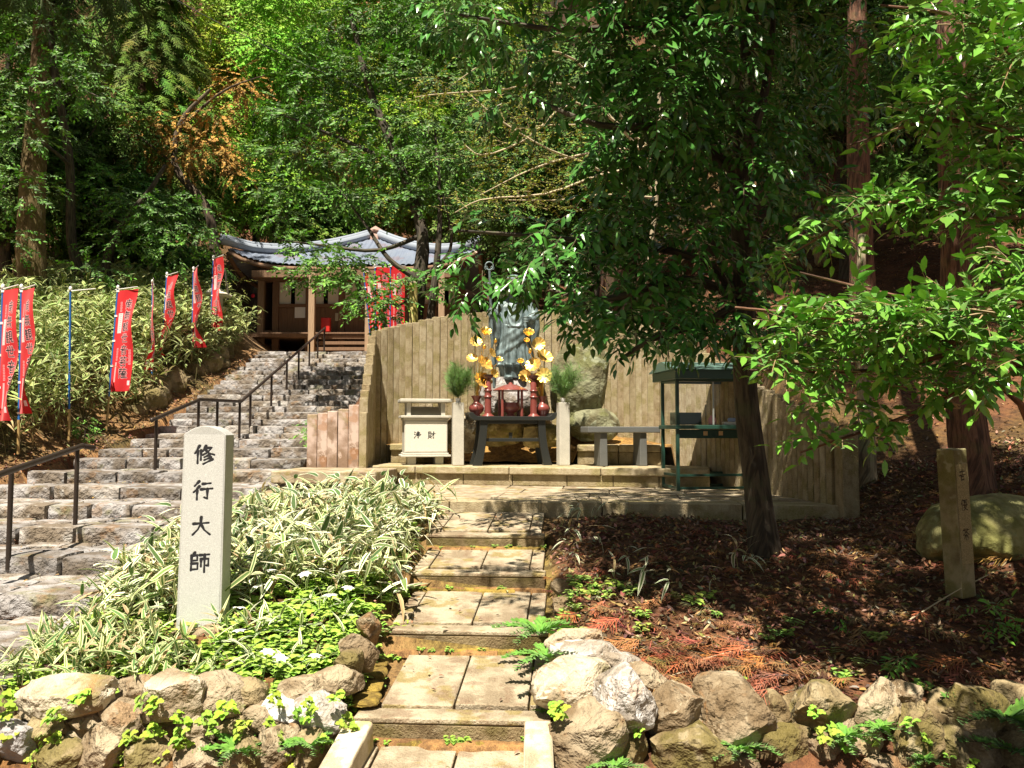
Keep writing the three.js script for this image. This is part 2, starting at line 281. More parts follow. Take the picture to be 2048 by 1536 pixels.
function place(pos, dir, up, s) {
  _z.copy(dir).normalize(); _x.copy(up).cross(_z); if (_x.lengthSq() < 1e-6) _x.set(1, 0, 0); _x.normalize(); _y.copy(_z).cross(_x);
  return new THREE.Matrix4().makeBasis(_x, _y, _z).scale(V(s, s, s)).setPosition(pos);
}
function instanced(parent, name, geo, m, list) {
  const o = new THREE.InstancedMesh(geo, m, list.length); o.name = name; o.castShadow = o.receiveShadow = true; const c = new THREE.Color();
  list.forEach(([q, k], i) => { o.setMatrixAt(i, q); o.setColorAt(i, c.setRGB(...(k ?? [1, 1, 1]))); });
  o.userData.kind = 'stuff'; parent.add(o); return o;
}
const rdir = () => { const z = R() * 2 - 1, a = R() * Math.PI * 2, q = Math.sqrt(1 - z * z); return V(q * Math.cos(a), z, q * Math.sin(a)); };
// sprigs through an ellipsoid, thicker towards its outside
function clump(list, c, r, n, { s = [0.8, 1.3], droop = 0.4, tint = [1, 1, 1], tj = 0.35, fill = 0.55, up = V(0, 1, 0.25) } = {}) {
  for (let i = 0; i < n; i++) {
    const d = rdir(), q = Math.pow(R(), fill), p = V(c.x + d.x * r.x * q, c.y + d.y * r.y * q, c.z + d.z * r.z * q);
    const dir = V(d.x + rr(-0.6, 0.6), d.y * 0.5 - droop + rr(-0.4, 0.4), d.z + rr(-0.6, 0.6)), k = 1 + (R() - 0.5) * tj * 2;
    list.push([place(p, dir, up.clone().add(V(rr(-0.5, 0.5), 0, rr(-0.5, 0.5))), rr(...s)), [tint[0] * k * (1 + (R() - 0.5) * tj * 0.5), tint[1] * k, tint[2] * k]]);
  }
}

// ================= terrain =================
const noseD = [8.55, 7.41, 6.555, 5.56, 4.52], noseY = [0.963, 0.767, 0.572, 0.356, 0.134], footY = [0.854, 0.638, 0.433, 0.214, 0.005];
const pathC = (d) => -0.33 + 0.03 * (d - 4.5), PH = 0.535;
function pathY(d) { for (let k = 0; k < 4; k++) if (d > noseD[k + 1]) return lerp(footY[k], noseY[k + 1], clamp((noseD[k] - d) / (noseD[k] - noseD[k + 1]))); return 0.005 - 0.078 * (4.52 - d); }
const stairY = (d) => d < 14.2 ? 0.25 + 0.14 * (d - 4.8) : d < 21 ? 1.566 + 0.3294 * (d - 14.2) : 3.806;
const bedL = [[4.2, 0.12], [4.6, 0.22], [5.3, 0.44], [6.5, 0.62], [8, 0.78], [9, 0.84], [11, 1.0]];
const bedR = [[4.35, 0.1], [4.6, 0.2], [5.5, 0.48], [6.5, 0.72], [8, 0.84], [9, 0.8]];
function groundY(x, d) {
  const front = -0.1 - 0.02 * Math.max(0, 3 - d);
  // behind the shrine and to the east: wooded slope
  const east = 0.5 + 0.12 * (d - 5) + 0.25 * Math.max(0, x - 3) + 0.35 * Math.max(0, d - 9) * ss(2.6, 3.6, x) + 0.42 * Math.max(0, d - 24) + 0.3 * Math.max(0, x - 9);
  const behind = d < 13.3 ? 0.85 : Math.min(3.8, 1.9 + 0.28 * (d - 13.3)) + Math.max(0, d - 31) * 0.78;
  let y = lerp(behind, east, ss(2.4, 4.4, x));
  if (d < 13.3) {
    const r = d < 8.6 ? table(bedR, d) : 0.8; y = lerp(r, Math.max(east, 0.3), ss(2.9, 4.2, x));
    const west = table(bedL, d); y = lerp(west, y, ss(-1.2, -0.2, x) * (d < 8.6 ? 1 : 1));
    if (d < 8.5) { const e = Math.abs(x - pathC(d)); y = lerp(Math.min(y, pathY(d) - 0.05), y, ss(PH + 0.02, PH + 0.22, e)); }
    if (d >= 8.4 && x > -2.4 && x < 3.4) y = Math.min(y, 0.8);
  }
  // stair run and the bank beside it
  const st = stairY(d) - 0.13;
  if (x < -2.6) {
    const b = stairY(d) + 0.02 + 1.0 * ss(0, 1.9, -6.55 - x) + 0.5 * ss(1.6, 6, -6.55 - x) + Math.max(0, d - 31) * 0.78 + 0.3 * Math.max(0, -x - 14);
    y = lerp(y, lerp(st + Math.max(0, d - 31) * 0.78, b, ss(-6.5, -6.62, x)), ss(-2.75, -3.1, x));
  }
  if (d < 4.7) y = lerp(front, y, ss(4.2, 4.62, d + 0.25 * ss(-2.6, -3.2, x)));
  const inPath = d < 8.6 && Math.abs(x - pathC(d)) < PH + 0.05, stairs = x < -3 && x > -6.55 && d < 21;
  const n = (fbm(x * 0.8 + 40, d * 0.8, 3, 4) - 0.5) * 0.18 + (fbm(x * 4 + 4, d * 4, 9, 3) - 0.5) * 0.05;
  return y + (inPath || stairs || (d > 8.3 && d < 13 && x > -2.4 && x < 3.3) ? 0 : n * (d > 30 ? 6 : 1)) + (d > 31 ? (fbm(x * 0.06 + 3, d * 0.06, 1, 3) - 0.5) * 8 * ss(31, 45, d) : 0);
}
const gnd = (x, d) => V(x, groundY(x, d), -d);
{
  const steps = (list) => { const o = []; for (let i = 0; i < list.length - 1; i++) { const [a, h] = list[i], b = list[i + 1][0]; for (let q = a; q < b - h * 0.4; q += h) o.push(q); } o.push(list[list.length - 1][0]); return o; };
  const xs = steps([[-150, 10], [-40, 3], [-14, 0.4], [-7.4, 0.1], [4.6, 0.3], [10, 1.2], [24, 6], [150, 6]]), ds = steps([[-60, 8], [-4, 1], [3, 0.1], [9, 0.16], [14, 0.3], [24, 0.8], [40, 3], [150, 3]]);
  const pos = [], uv = [], col = [], idx = [];
  for (const d of ds) for (const x of xs) {
    const y = groundY(x, d); pos.push(x, y, -d); uv.push(x, d);
    const g = fbm(x * 1.1, d * 1.1, 31, 4), moss = ss(0.5, 0.66, g);
    let c = mix3([0.16, 0.09, 0.053], [0.13, 0.105, 0.045], moss);                                            // cedar and leaf litter
    if (x < -0.5 && d < 9) c = mix3([0.2, 0.13, 0.06], [0.14, 0.14, 0.04], moss);   // planted bed
    if (Math.abs(x - pathC(d)) < PH + 0.08 && d < 8.6) c = mix3([0.25, 0.24, 0.09], [0.25, 0.2, 0.11], ss(0.45, 0.6, g));
    if (x < -3 && x > -6.6 && d < 21) c = mix3([0.26, 0.15, 0.06], [0.2, 0.16, 0.05], moss);
    if (x < 1 && x > -9 && d > 20.8 && d < 31) c = mix3([0.4, 0.34, 0.25], [0.3, 0.26, 0.17], moss);  // hall plateau earth, lightened to bounce light onto the hall walls
    if (x <= -6.6 && d < 20.8) c = mix3([0.32, 0.24, 0.14], [0.12, 0.12, 0.05], moss);
        col.push(...c);
  }
  const nx = xs.length; for (let j = 0; j < ds.length - 1; j++) for (let i = 0; i < nx - 1; i++) { const a = j * nx + i; idx.push(a, a + 1, a + nx, a + 1, a + nx + 1, a + nx); }
  const g = new THREE.BufferGeometry(); g.setAttribute('position', new THREE.Float32BufferAttribute(pos, 3)); g.setAttribute('uv', new THREE.Float32BufferAttribute(uv, 2)); g.setAttribute('color', new THREE.Float32BufferAttribute(col, 3)); g.setIndex(idx); g.computeVertexNormals();
  const o = part(scene, 'ground', g, new THREE.MeshStandardMaterial({ color: lin(1, 1, 1), vertexColors: true, map: T.soil, roughness: 1, bumpMap: T.bRough, bumpScale: 0.05 })); o.userData.kind = 'structure';
}

// ================= stepped path to the terrace =================
const path = structure('path');
{
  const turn = -0.07;
  const slabAt = (name, m, x, y, d, w, h, dp, slope, r = 0.008) => { const o = part(path, name, rbox(w, h, dp, r, 0, -h / 2, 0), m); o.position.set(x, y, -d); o.rotation.set(-slope, turn, 0, 'YXZ'); o.rotation.z = rr(-0.006, 0.006); return o; };
  for (let k = 0; k < 5; k++) {
    const d0 = noseD[k], d1 = k < 4 ? noseD[k + 1] : 3.35, y0 = footY[k], y1 = k < 4 ? noseY[k + 1] : -0.085, sl = -Math.atan((y0 - y1) / (d0 - d1)), cx = pathC((d0 + d1) / 2);
    const nd = k < 4 ? 0.16 : 0, len = d0 - d1 - nd - 0.03, mid = d1 + nd + 0.012 + len / 2, ym = lerp(y0, y1, (d0 - mid) / (d0 - d1));
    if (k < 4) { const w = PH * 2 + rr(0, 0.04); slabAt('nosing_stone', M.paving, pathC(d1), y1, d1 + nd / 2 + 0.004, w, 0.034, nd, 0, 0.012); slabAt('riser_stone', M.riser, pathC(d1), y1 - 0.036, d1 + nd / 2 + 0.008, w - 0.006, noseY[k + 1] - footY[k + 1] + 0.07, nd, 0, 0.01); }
    const L = [-PH, -PH + rr(0.1, 0.14), -PH + 0.1 + 0.44 + rr(-0.01, 0.03), PH - rr(0.1, 0.13), PH], back = k === 3 ? 0.05 : rr(0.01, 0.04);
    for (let i = 0; i < 4; i++) {
      if (k === 3 && i === 0) continue;
      const w = L[i + 1] - L[i] - rr(0.007, 0.013), lean = rr(-0.002, 0.004);
      slabAt('paving_slab', M.paving, cx + (L[i] + L[i + 1]) / 2 + (mid - (d0 + d1) / 2) * 0.03, ym + 0.004 + lean, mid - back / 2, w, 0.1, len - back, sl, 0.01);
    }
  }
  // moss and needle drift lying along the foot of each riser
  const mossStrip = (x0, x1, d, y, w, seed, m) => {
    const n = 70, pos = [], idx = [], uv = [];
    for (let i = 0; i <= n; i++) for (let j = 0; j <= 6; j++) {
      const x = lerp(x0, x1, i / n), wd = w * (0.35 + 1.1 * fbm(x * 5 + seed, 1, 2, 3)), t = j / 6, h = Math.sin(Math.PI * (0.15 + 0.85 * t)) * 0.02 * (0.5 + fbm(x * 22 + seed, t * 5, 4, 2));
      pos.push(x, y + (j === 6 ? -0.02 : h) - 0.078 * wd * t, -(d - wd * t) - 0.005 + (x - (x0 + x1) / 2) * 0.07); uv.push(x, wd * t);
    }
    for (let i = 0; i < n; i++) for (let j = 0; j < 6; j++) { const a = i * 7 + j; idx.push(a, a + 7, a + 1, a + 1, a + 7, a + 8); }
    const g = new THREE.BufferGeometry(); g.setAttribute('position', new THREE.Float32BufferAttribute(pos, 3)); g.setAttribute('uv', new THREE.Float32BufferAttribute(uv, 2)); g.setIndex(idx); g.computeVertexNormals();
    part(path, 'moss', g, m, 'stuff');
  };
  for (let k = 1; k < 5; k++) { const c = pathC(noseD[k]); mossStrip(c - PH, c + PH, noseD[k] - 0.002, footY[k] + 0.008, k === 4 ? 0.1 : 0.055, k * 3, k % 2 ? M.moss : M.mossRust); mossStrip(c - PH, c + PH * rr(0.3, 0.9), noseD[k] - 0.002, footY[k] + 0.004, 0.075, k * 5 + 1, k % 2 ? M.mossRust : M.moss); }
  { const c = pathC(5); for (let i = 0; i < 4; i++) { const g = rockGeo(0.16, 0.05, 0.2, 500 + i, { detail: 2 }); const o = part(path, 'moss', g, M.moss, 'stuff'); o.position.set(c - PH - 0.02 + rr(-0.03, 0.05), pathY(4.75 + i * 0.2) + 0.01, -(4.75 + i * 0.2)); } }
}
for (const [u0, u1, w] of [[717, 652, 0.155], [1076, 1078, 0.15]]) {
  const a = px(u0, 1443, 4.43), b = px(u1, 1560, 3.9), len = a.distanceTo(b) + 0.5, dir = b.clone().sub(a).normalize();
  const o = single('kerb_stone', rbox(w, 0.22, len, 0.02, 0, -0.11, len / 2 - 0.02, 3), std([0.62, 0.57, 0.45], { map: T.paving, bumpMap: T.bHammer, bumpScale: 0.003 }), u0 < 900 ? 'pale cut stone kerb flanking the path on the flowering bed side' : 'pale cut stone kerb flanking the path beside the white rock', 'kerb stone', 'kerb stones at the foot of the path');
  o.position.copy(a); o.lookAt(a.clone().add(dir)); 
}

// ================= terrace, pedestal step, ledge =================
const terrace = structure('terrace_pavement');
const TY = 0.963, PY = 1.218;
{
  const A = V(-2.05, TY, -8.8), B = V(3.34, TY, -8.11), e1 = B.clone().sub(A).normalize(), e2 = V(e1.z, 0, -e1.x), len = A.distanceTo(B), ang = Math.atan2(-e1.z, e1.x);
  const put = (name, s0, s1, t0, t1, y, h, m, r = 0.012) => { const o = part(terrace, name, rbox(s1 - s0 - 0.012, h, t1 - t0 - 0.012, r, 0, -h / 2, 0), m); o.position.copy(A).addScaledVector(e1, (s0 + s1) / 2).addScaledVector(e2, (t0 + t1) / 2); o.position.y = y + rr(-0.003, 0.003); o.rotation.y = ang; return o; };
  const rows = [0, 0.36, 0.62, 1.3, 1.95, 2.7];
  for (let j = 0; j < rows.length - 1; j++) { let s = -0.2 * 0; const end = len; while (s < end - 0.2) { const w = Math.min(end - s, j === 0 ? rr(1.0, 1.7) : rr(0.7, 1.2)); put('paving_slab', s, s + w, rows[j], rows[j + 1], TY, j === 0 ? 0.2 : 0.12, j === 0 ? M.nosing : M.paving); s += w; } }
  // strip of terrace west of the fence return, and its step
  for (const [s0, s1] of [[-1.15, -0.02]]) put('paving_slab', s0, s1, 0.35, 1.0, TY, 0.2, M.nosing);
  put('step_slab', -1.3, 0.12, 1.55, 2.6, 1.19, 0.16, M.paving, 0.02);
  put('paving_slab', -1.2, 0.0, 1.0, 1.8, TY, 0.14, M.paving);
  // pedestal: course of cut stone under projecting caps, all along the altar
  const a = V(-2.09, 0, -11.47), b = V(2.55, 0, -10.4), f1 = b.clone().sub(a).normalize(), f2 = V(f1.z, 0, -f1.x), L = a.distanceTo(b), an = Math.atan2(-f1.z, f1.x);
  const lay = (name, s0, s1, t0, t1, y0, y1, m, r = 0.015) => { const o = part(terrace, name, rbox(s1 - s0 - 0.008, y1 - y0, t1 - t0, r, 0, (y1 - y0) / 2, 0), m); o.position.copy(a).addScaledVector(f1, (s0 + s1) / 2).addScaledVector(f2, (t0 + t1) / 2); o.position.y = y0; o.rotation.y = an; };
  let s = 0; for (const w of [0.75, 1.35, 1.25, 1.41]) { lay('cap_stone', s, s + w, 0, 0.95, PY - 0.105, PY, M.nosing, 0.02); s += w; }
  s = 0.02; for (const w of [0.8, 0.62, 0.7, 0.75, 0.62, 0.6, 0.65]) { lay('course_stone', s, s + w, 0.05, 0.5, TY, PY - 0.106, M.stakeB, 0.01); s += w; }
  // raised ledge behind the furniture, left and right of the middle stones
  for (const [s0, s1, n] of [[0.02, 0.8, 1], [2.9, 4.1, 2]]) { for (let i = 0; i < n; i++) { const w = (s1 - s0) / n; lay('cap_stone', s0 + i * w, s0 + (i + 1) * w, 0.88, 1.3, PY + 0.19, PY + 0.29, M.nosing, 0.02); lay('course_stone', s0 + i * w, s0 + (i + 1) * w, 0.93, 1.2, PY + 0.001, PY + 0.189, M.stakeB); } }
  // mossy earth of the ledge, banked up to the fence
  const pos = [], idx = [], uv = [], nx = 48, nz = 16;
  for (let j = 0; j <= nz; j++) for (let i = 0; i <= nx; i++) { const sx = lerp(-0.1, 4.75, i / nx), t = lerp(0.9, 2.7, j / nz), p = a.clone().addScaledVector(f1, sx).addScaledVector(f2, t), h = PY + (sx > 0.9 && sx < 2.85 ? lerp(0.02, 0.55, ss(0.95, 1.9, t)) : 0.265 + 0.22 * ss(1.2, 2.4, t)) + (fbm(sx * 3, t * 3, 5, 3) - 0.5) * 0.1; pos.push(p.x, sx > 4.3 ? PY - 0.3 : h, p.z); uv.push(sx, t); }
  for (let j = 0; j < nz; j++) for (let i = 0; i < nx; i++) { const k = j * (nx + 1) + i; idx.push(k, k + 1, k + nx + 1, k + 1, k + nx + 2, k + nx + 1); }
  const g = new THREE.BufferGeometry(); g.setAttribute('position', new THREE.Float32BufferAttribute(pos, 3)); g.setAttribute('uv', new THREE.Float32BufferAttribute(uv, 2)); g.setIndex(idx); g.computeVertexNormals();
  part(terrace, 'ledge_earth', g, std([0.36, 0.27, 0.09], { map: T.soil, bumpMap: T.bRough, bumpScale: 0.04 }));
}

// ================= fence of upright stone stakes =================
{
  const f = thing('stone_stake_fence', 'tall curved screen of upright rough stone stakes behind the statue', 'stone fence');
  const stakes = (pts, w0, m, th = 0.12) => {   // pts: [x, d, top]
    const c = new THREE.CatmullRomCurve3(pts.map((p) => V(p[0], p[2], -p[1])), false, 'catmullrom', 0.35), flat = new THREE.CatmullRomCurve3(pts.map((p) => V(p[0], 0, -p[1])), false, 'catmullrom', 0.35), n = Math.round(flat.getLength() / w0), P = flat.getSpacedPoints(n), w = flat.getLength() / n;
    for (let i = 0; i < n; i++) {
      const q = P[i].clone().lerp(P[i + 1], 0.5); let top = 0, best = 9;
      for (let k = 0; k <= 200; k++) { const e = c.getPoint(k / 200), r = (e.x - q.x) ** 2 + (e.z - q.z) ** 2; if (r < best) { best = r; top = e.y; } }
      top += rr(-0.014, 0.014); const h = top - 0.8, dir = P[i + 1].clone().sub(P[i]);
      const o = part(f, 'stake', rbox(w - 0.006, h, th * rr(0.92, 1.08), 0.012, 0, h / 2, 0, 1), m ?? [M.stake, M.stakeB, M.stakeC, M.stakeD, M.stake][(R() * 5) | 0]);
      o.position.set(q.x + rr(-0.004, 0.004), 0.8, q.z + rr(-0.006, 0.006)); o.rotation.y = Math.atan2(-dir.z, dir.x) + rr(-0.03, 0.03);
    }
  };
  stakes([[-2.17, 12.52, 3.26], [-1.75, 12.9, 3.42], [-1.15, 13.15, 3.58], [-0.4, 13.32, 3.68], [0.4, 13.3, 3.7], [1.1, 13.05, 3.6], [1.8, 12.55, 3.42], [2.35, 11.9, 3.15], [2.72, 11.1, 2.75], [2.95, 10.3, 2.4], [3.1, 9.6, 2.17], [3.22, 8.75, 1.9], [3.3, 8.22, 1.74]], 0.118);
  stakes([[-2.11, 11.42, 2.12], [-2.13, 11.8, 2.45], [-2.15, 12.2, 2.95], [-2.16, 12.46, 3.24]], 0.125);
  stakes([[-2.95, 11.72, 1.92], [-2.55, 11.6, 1.98], [-2.15, 11.48, 2.1]], 0.152, M.stakeRed, 0.14);
  const e = part(f, 'end_post', rbox(0.17, 1.1, 0.2, 0.015, 0, 0.55, 0), M.stakeB); e.position.set(3.36, 0.62, -8.12);
  const e2 = part(f, 'end_post', rbox(0.1, 1.02, 0.16, 0.012, 0, 0.51, 0), M.stake); e2.position.set(-2.08, 0.95, -11.33);
}

// ================= main stone stairs =================
const stairs = structure('stone_stairs');
{
  let seed = 100; const mats = [M.stair, M.stairB, M.stairC, M.stair];
  const row = (d, y, x0, x1, dep, hgt, ws, lift = 0) => {
    let x = x0 + rr(-0.06, 0.06); while (x < x1 - 0.1) {
      const w = Math.min(rr(...ws), x1 - x + 0.08), o = part(stairs, 'step_stone', blockGeo(w - 0.012, hgt, dep * rr(0.93, 1.05), seed++, Math.min(0.035, hgt * 0.3)), mats[(R() * 4) | 0]);
      o.position.set(x + w / 2, y - hgt / 2 + lift + rr(-0.012, 0.012), -(d + dep / 2 + rr(-0.025, 0.025))); o.rotation.set(rr(-0.015, 0.015), rr(-0.03, 0.03), rr(-0.012, 0.012)); x += w;
    }
  };
  for (let k = 0; k < 11; k++) {
    const d = 4.15 + k * 0.955, y = stairY(d + 0.5) + 0.0, x1 = -3.02, lo = d < 5.5 ? -4.6 : -6.5;
    row(d, y, lo, x1, 0.42, 0.2, [0.4, 0.95]);
    row(d + 0.43, y - 0.012, lo, x1, 0.26, 0.1, [0.22, 0.5]);
    row(d + 0.7, y - 0.015, lo, x1, 0.26, 0.1, [0.25, 0.55]);
  }
  for (let k = 0; k < 17; k++) { const d = 14.35 + k * 0.4, y = 1.66 + k * 0.1316; row(d, y, -6.5 - k * 0.005, -3.1, 0.43, 0.17, [0.45, 1.1]); }
}
const side = thing('stair_edge_wall', 'mossy low rubble edge of dark boulders beside the upper stairs', 'stone edging');
for (let i = 0; i < 15; i++) { const d = 15.2 + i * 0.4, o = part(side, 'stone', rockGeo(rr(0.4, 0.75), rr(0.35, 0.6), rr(0.45, 0.7), 700 + i, { detail: 1, rough: 0.2 }), M.fieldMoss); o.position.set(-6.85 - rr(0, 0.35) - i * 0.01, stairY(d) + 0.1 + rr(0, 0.25), -d); o.rotation.set(R() * 0.5, R() * 3, R() * 0.5); }

// handrails: round black pipe on posts
function rail(label, pts, posts) {
  const t = thing('handrail', label, 'handrail');
  for (let i = 0; i < pts.length - 1; i++) part(t, 'rail', bar(pts[i], pts[i + 1], 0.028, 10), M.rail);
  for (let i = 1; i < pts.length - 1; i++) part(t, 'joint', new THREE.SphereGeometry(0.03, 10, 8).translate(pts[i].x, pts[i].y, pts[i].z), M.rail);
  part(t, 'end_cap', new THREE.SphereGeometry(0.032, 10, 8).translate(pts[0].x, pts[0].y, pts[0].z), M.rail);
  for (const [p, h] of posts) part(t, 'post', bar(V(p.x, p.y - h, p.z), p, 0.022, 10), M.rail);
}
{
  const a = px(-70, 972, 6.2), b = px(165, 892, 8.3);
  rail('black pipe handrail low on the broad stone steps', [a, b, b.clone().add(V(0.06, -0.02, -0.12))], [[px(23, 940, 7.0), 0.85], [px(155, 896, 8.2), 0.8]]);
  const P = [px(304, 840, 11), px(400, 799, 12.7), px(482, 803, 14.2), px(650, 656, 20.9)], on = (i, t) => P[i].clone().lerp(P[i + 1], t);
  rail('black pipe handrail climbing the long upper stairs to the hall', P, [[on(0, 0.08), 0.85], [on(0, 0.97), 0.9], [on(1, 0.4), 0.85], [on(1, 0.97), 0.8], [on(2, 0.08), 0.8], [on(2, 0.28), 0.8], [on(2, 0.45), 0.8], [on(2, 0.6), 0.8], [on(2, 0.75), 0.85], [on(2, 0.88), 0.85], [on(2, 0.99), 0.9]]);
}

// ================= dry stone retaining walls =================
{
  let seed = 900;
  const wall = (label, list, extra) => {
    const t = thing('retaining_wall', label, 'stone wall');
    for (const [u, v, w, h, d, m, tilt = 0] of list) {
      const p = px(u, v, d), o = part(t, 'stone', rockGeo(w * mpp(d) * 1.16, h * mpp(d) * 1.2, Math.max(0.16, Math.min(w, h) * mpp(d) * 1.15), seed++, { detail: 3, p: 4.2, rough: 0.13, cuts: 12, freq: 2.2, crease: 0.4 }), m);
      o.position.copy(p).add(V(0, 0, -0.05)); o.rotation.set(rr(-0.1, 0.1), rr(-0.25, 0.25), tilt + rr(-0.06, 0.06));
    }
    for (let i = 0; i < extra[4]; i++) {   // packing stones behind
      const u = lerp(extra[0], extra[1], (i + R()) / extra[4]), v = rr(extra[2], extra[3]), d = extra[5] + rr(0.04, 0.14), o = part(t, 'packing_stone', rockGeo(rr(0.12, 0.26), rr(0.1, 0.2), 0.2, seed++, { detail: 2, rough: 0.15 }), R() < 0.5 ? M.field : M.fieldMoss);
      o.position.copy(px(u, v, d)); o.rotation.set(R() * 0.6, R() * 3, R() * 0.6);
    }
  };
  const f = M.field, p = M.fieldPale, w = M.fieldWhite, g = M.fieldMoss, s = M.stair;
  wall('low dry stone wall holding up the flowering bamboo bed', [
    [112, 1398, 200, 66, 4.42, p, 0.24], [265, 1388, 70, 48, 4.5, f], [343, 1400, 118, 84, 4.4, p, 0.1], [432, 1396, 96, 70, 4.45, f], [235, 1445, 80, 80, 4.4, f, 0.2], [90, 1462, 76, 66, 4.4, g], [20, 1488, 84, 72, 4.35, s], [172, 1455, 62, 56, 4.4, f, 0.4], [320, 1462, 60, 50, 4.42, f], [390, 1462, 76, 66, 4.38, f], [205, 1505, 84, 84, 4.32, f, 0.5], [110, 1525, 90, 70, 4.3, g], [300, 1520, 84, 74, 4.32, g], [385, 1530, 100, 80, 4.32, f], [470, 1470, 70, 60, 4.42, g], [525, 1448, 66, 54, 4.42, f], [490, 1395, 60, 56, 4.52, g], [560, 1432, 70, 56, 4.45, w], [635, 1436, 90, 70, 4.4, w, 0.2], [600, 1385, 80, 40, 4.55, f], [670, 1375, 90, 60, 4.6, f, 0.3], [480, 1530, 90, 80, 4.3, g], [560, 1510, 80, 90, 4.34, f], [620, 1515, 60, 80, 4.3, g], [715, 1310, 50, 70, 4.9, f, 0.7], [735, 1262, 46, 50, 5.2, f], [690, 1335, 50, 50, 4.75, g], [-40, 1440, 100, 80, 4.4, f], [-60, 1520, 110, 80, 4.3, g]], [-60, 690, 1420, 1560, 46, 4.42]);
  wall('low dry stone wall under the shaded litter slope', [
    [1150, 1286, 100, 42, 4.95, p], [1172, 1318, 124, 58, 4.8, w], [1146, 1376, 138, 92, 4.55, p, -0.05], [1256, 1412, 100, 108, 4.35, w, 0.5], [1240, 1334, 80, 38, 4.75, w, -0.2], [1296, 1362, 90, 44, 4.65, f, -0.4], [1352, 1422, 104, 92, 4.45, f], [1476, 1434, 134, 116, 4.42, f], [1176, 1488, 132, 112, 4.32, f, 0.15], [1266, 1510, 54, 92, 4.32, g, -0.2], [1392, 1506, 140, 90, 4.34, g], [1556, 1436, 64, 74, 4.46, g], [1648, 1420, 120, 84, 4.46, g], [1762, 1424, 100, 62, 4.46, f, 0.6], [1818, 1392, 48, 40, 4.5, f], [1838, 1486, 84, 124, 4.4, g, -0.5], [1948, 1430, 112, 84, 4.46, g, -0.2], [1560, 1494, 122, 74, 4.38, g], [1702, 1496, 44, 88, 4.4, f], [1742, 1496, 46, 70, 4.4, g], [1648, 1506, 66, 58, 4.38, f], [1902, 1516, 72, 90, 4.36, g], [1972, 1514, 76, 88, 4.36, f], [2034, 1400, 60, 46, 4.5, g], [2046, 1500, 76, 90, 4.36, g], [1450, 1545, 120, 60, 4.3, f], [1230, 1550, 120, 60, 4.28, g], [1780, 1550, 100, 50, 4.3, f], [1130, 1180, 46, 30, 6.0, f], [1140, 1208, 56, 30, 5.8, f], [2110, 1440, 100, 90, 4.4, g]], [1130, 2080, 1420, 1560, 46, 4.45]);
}

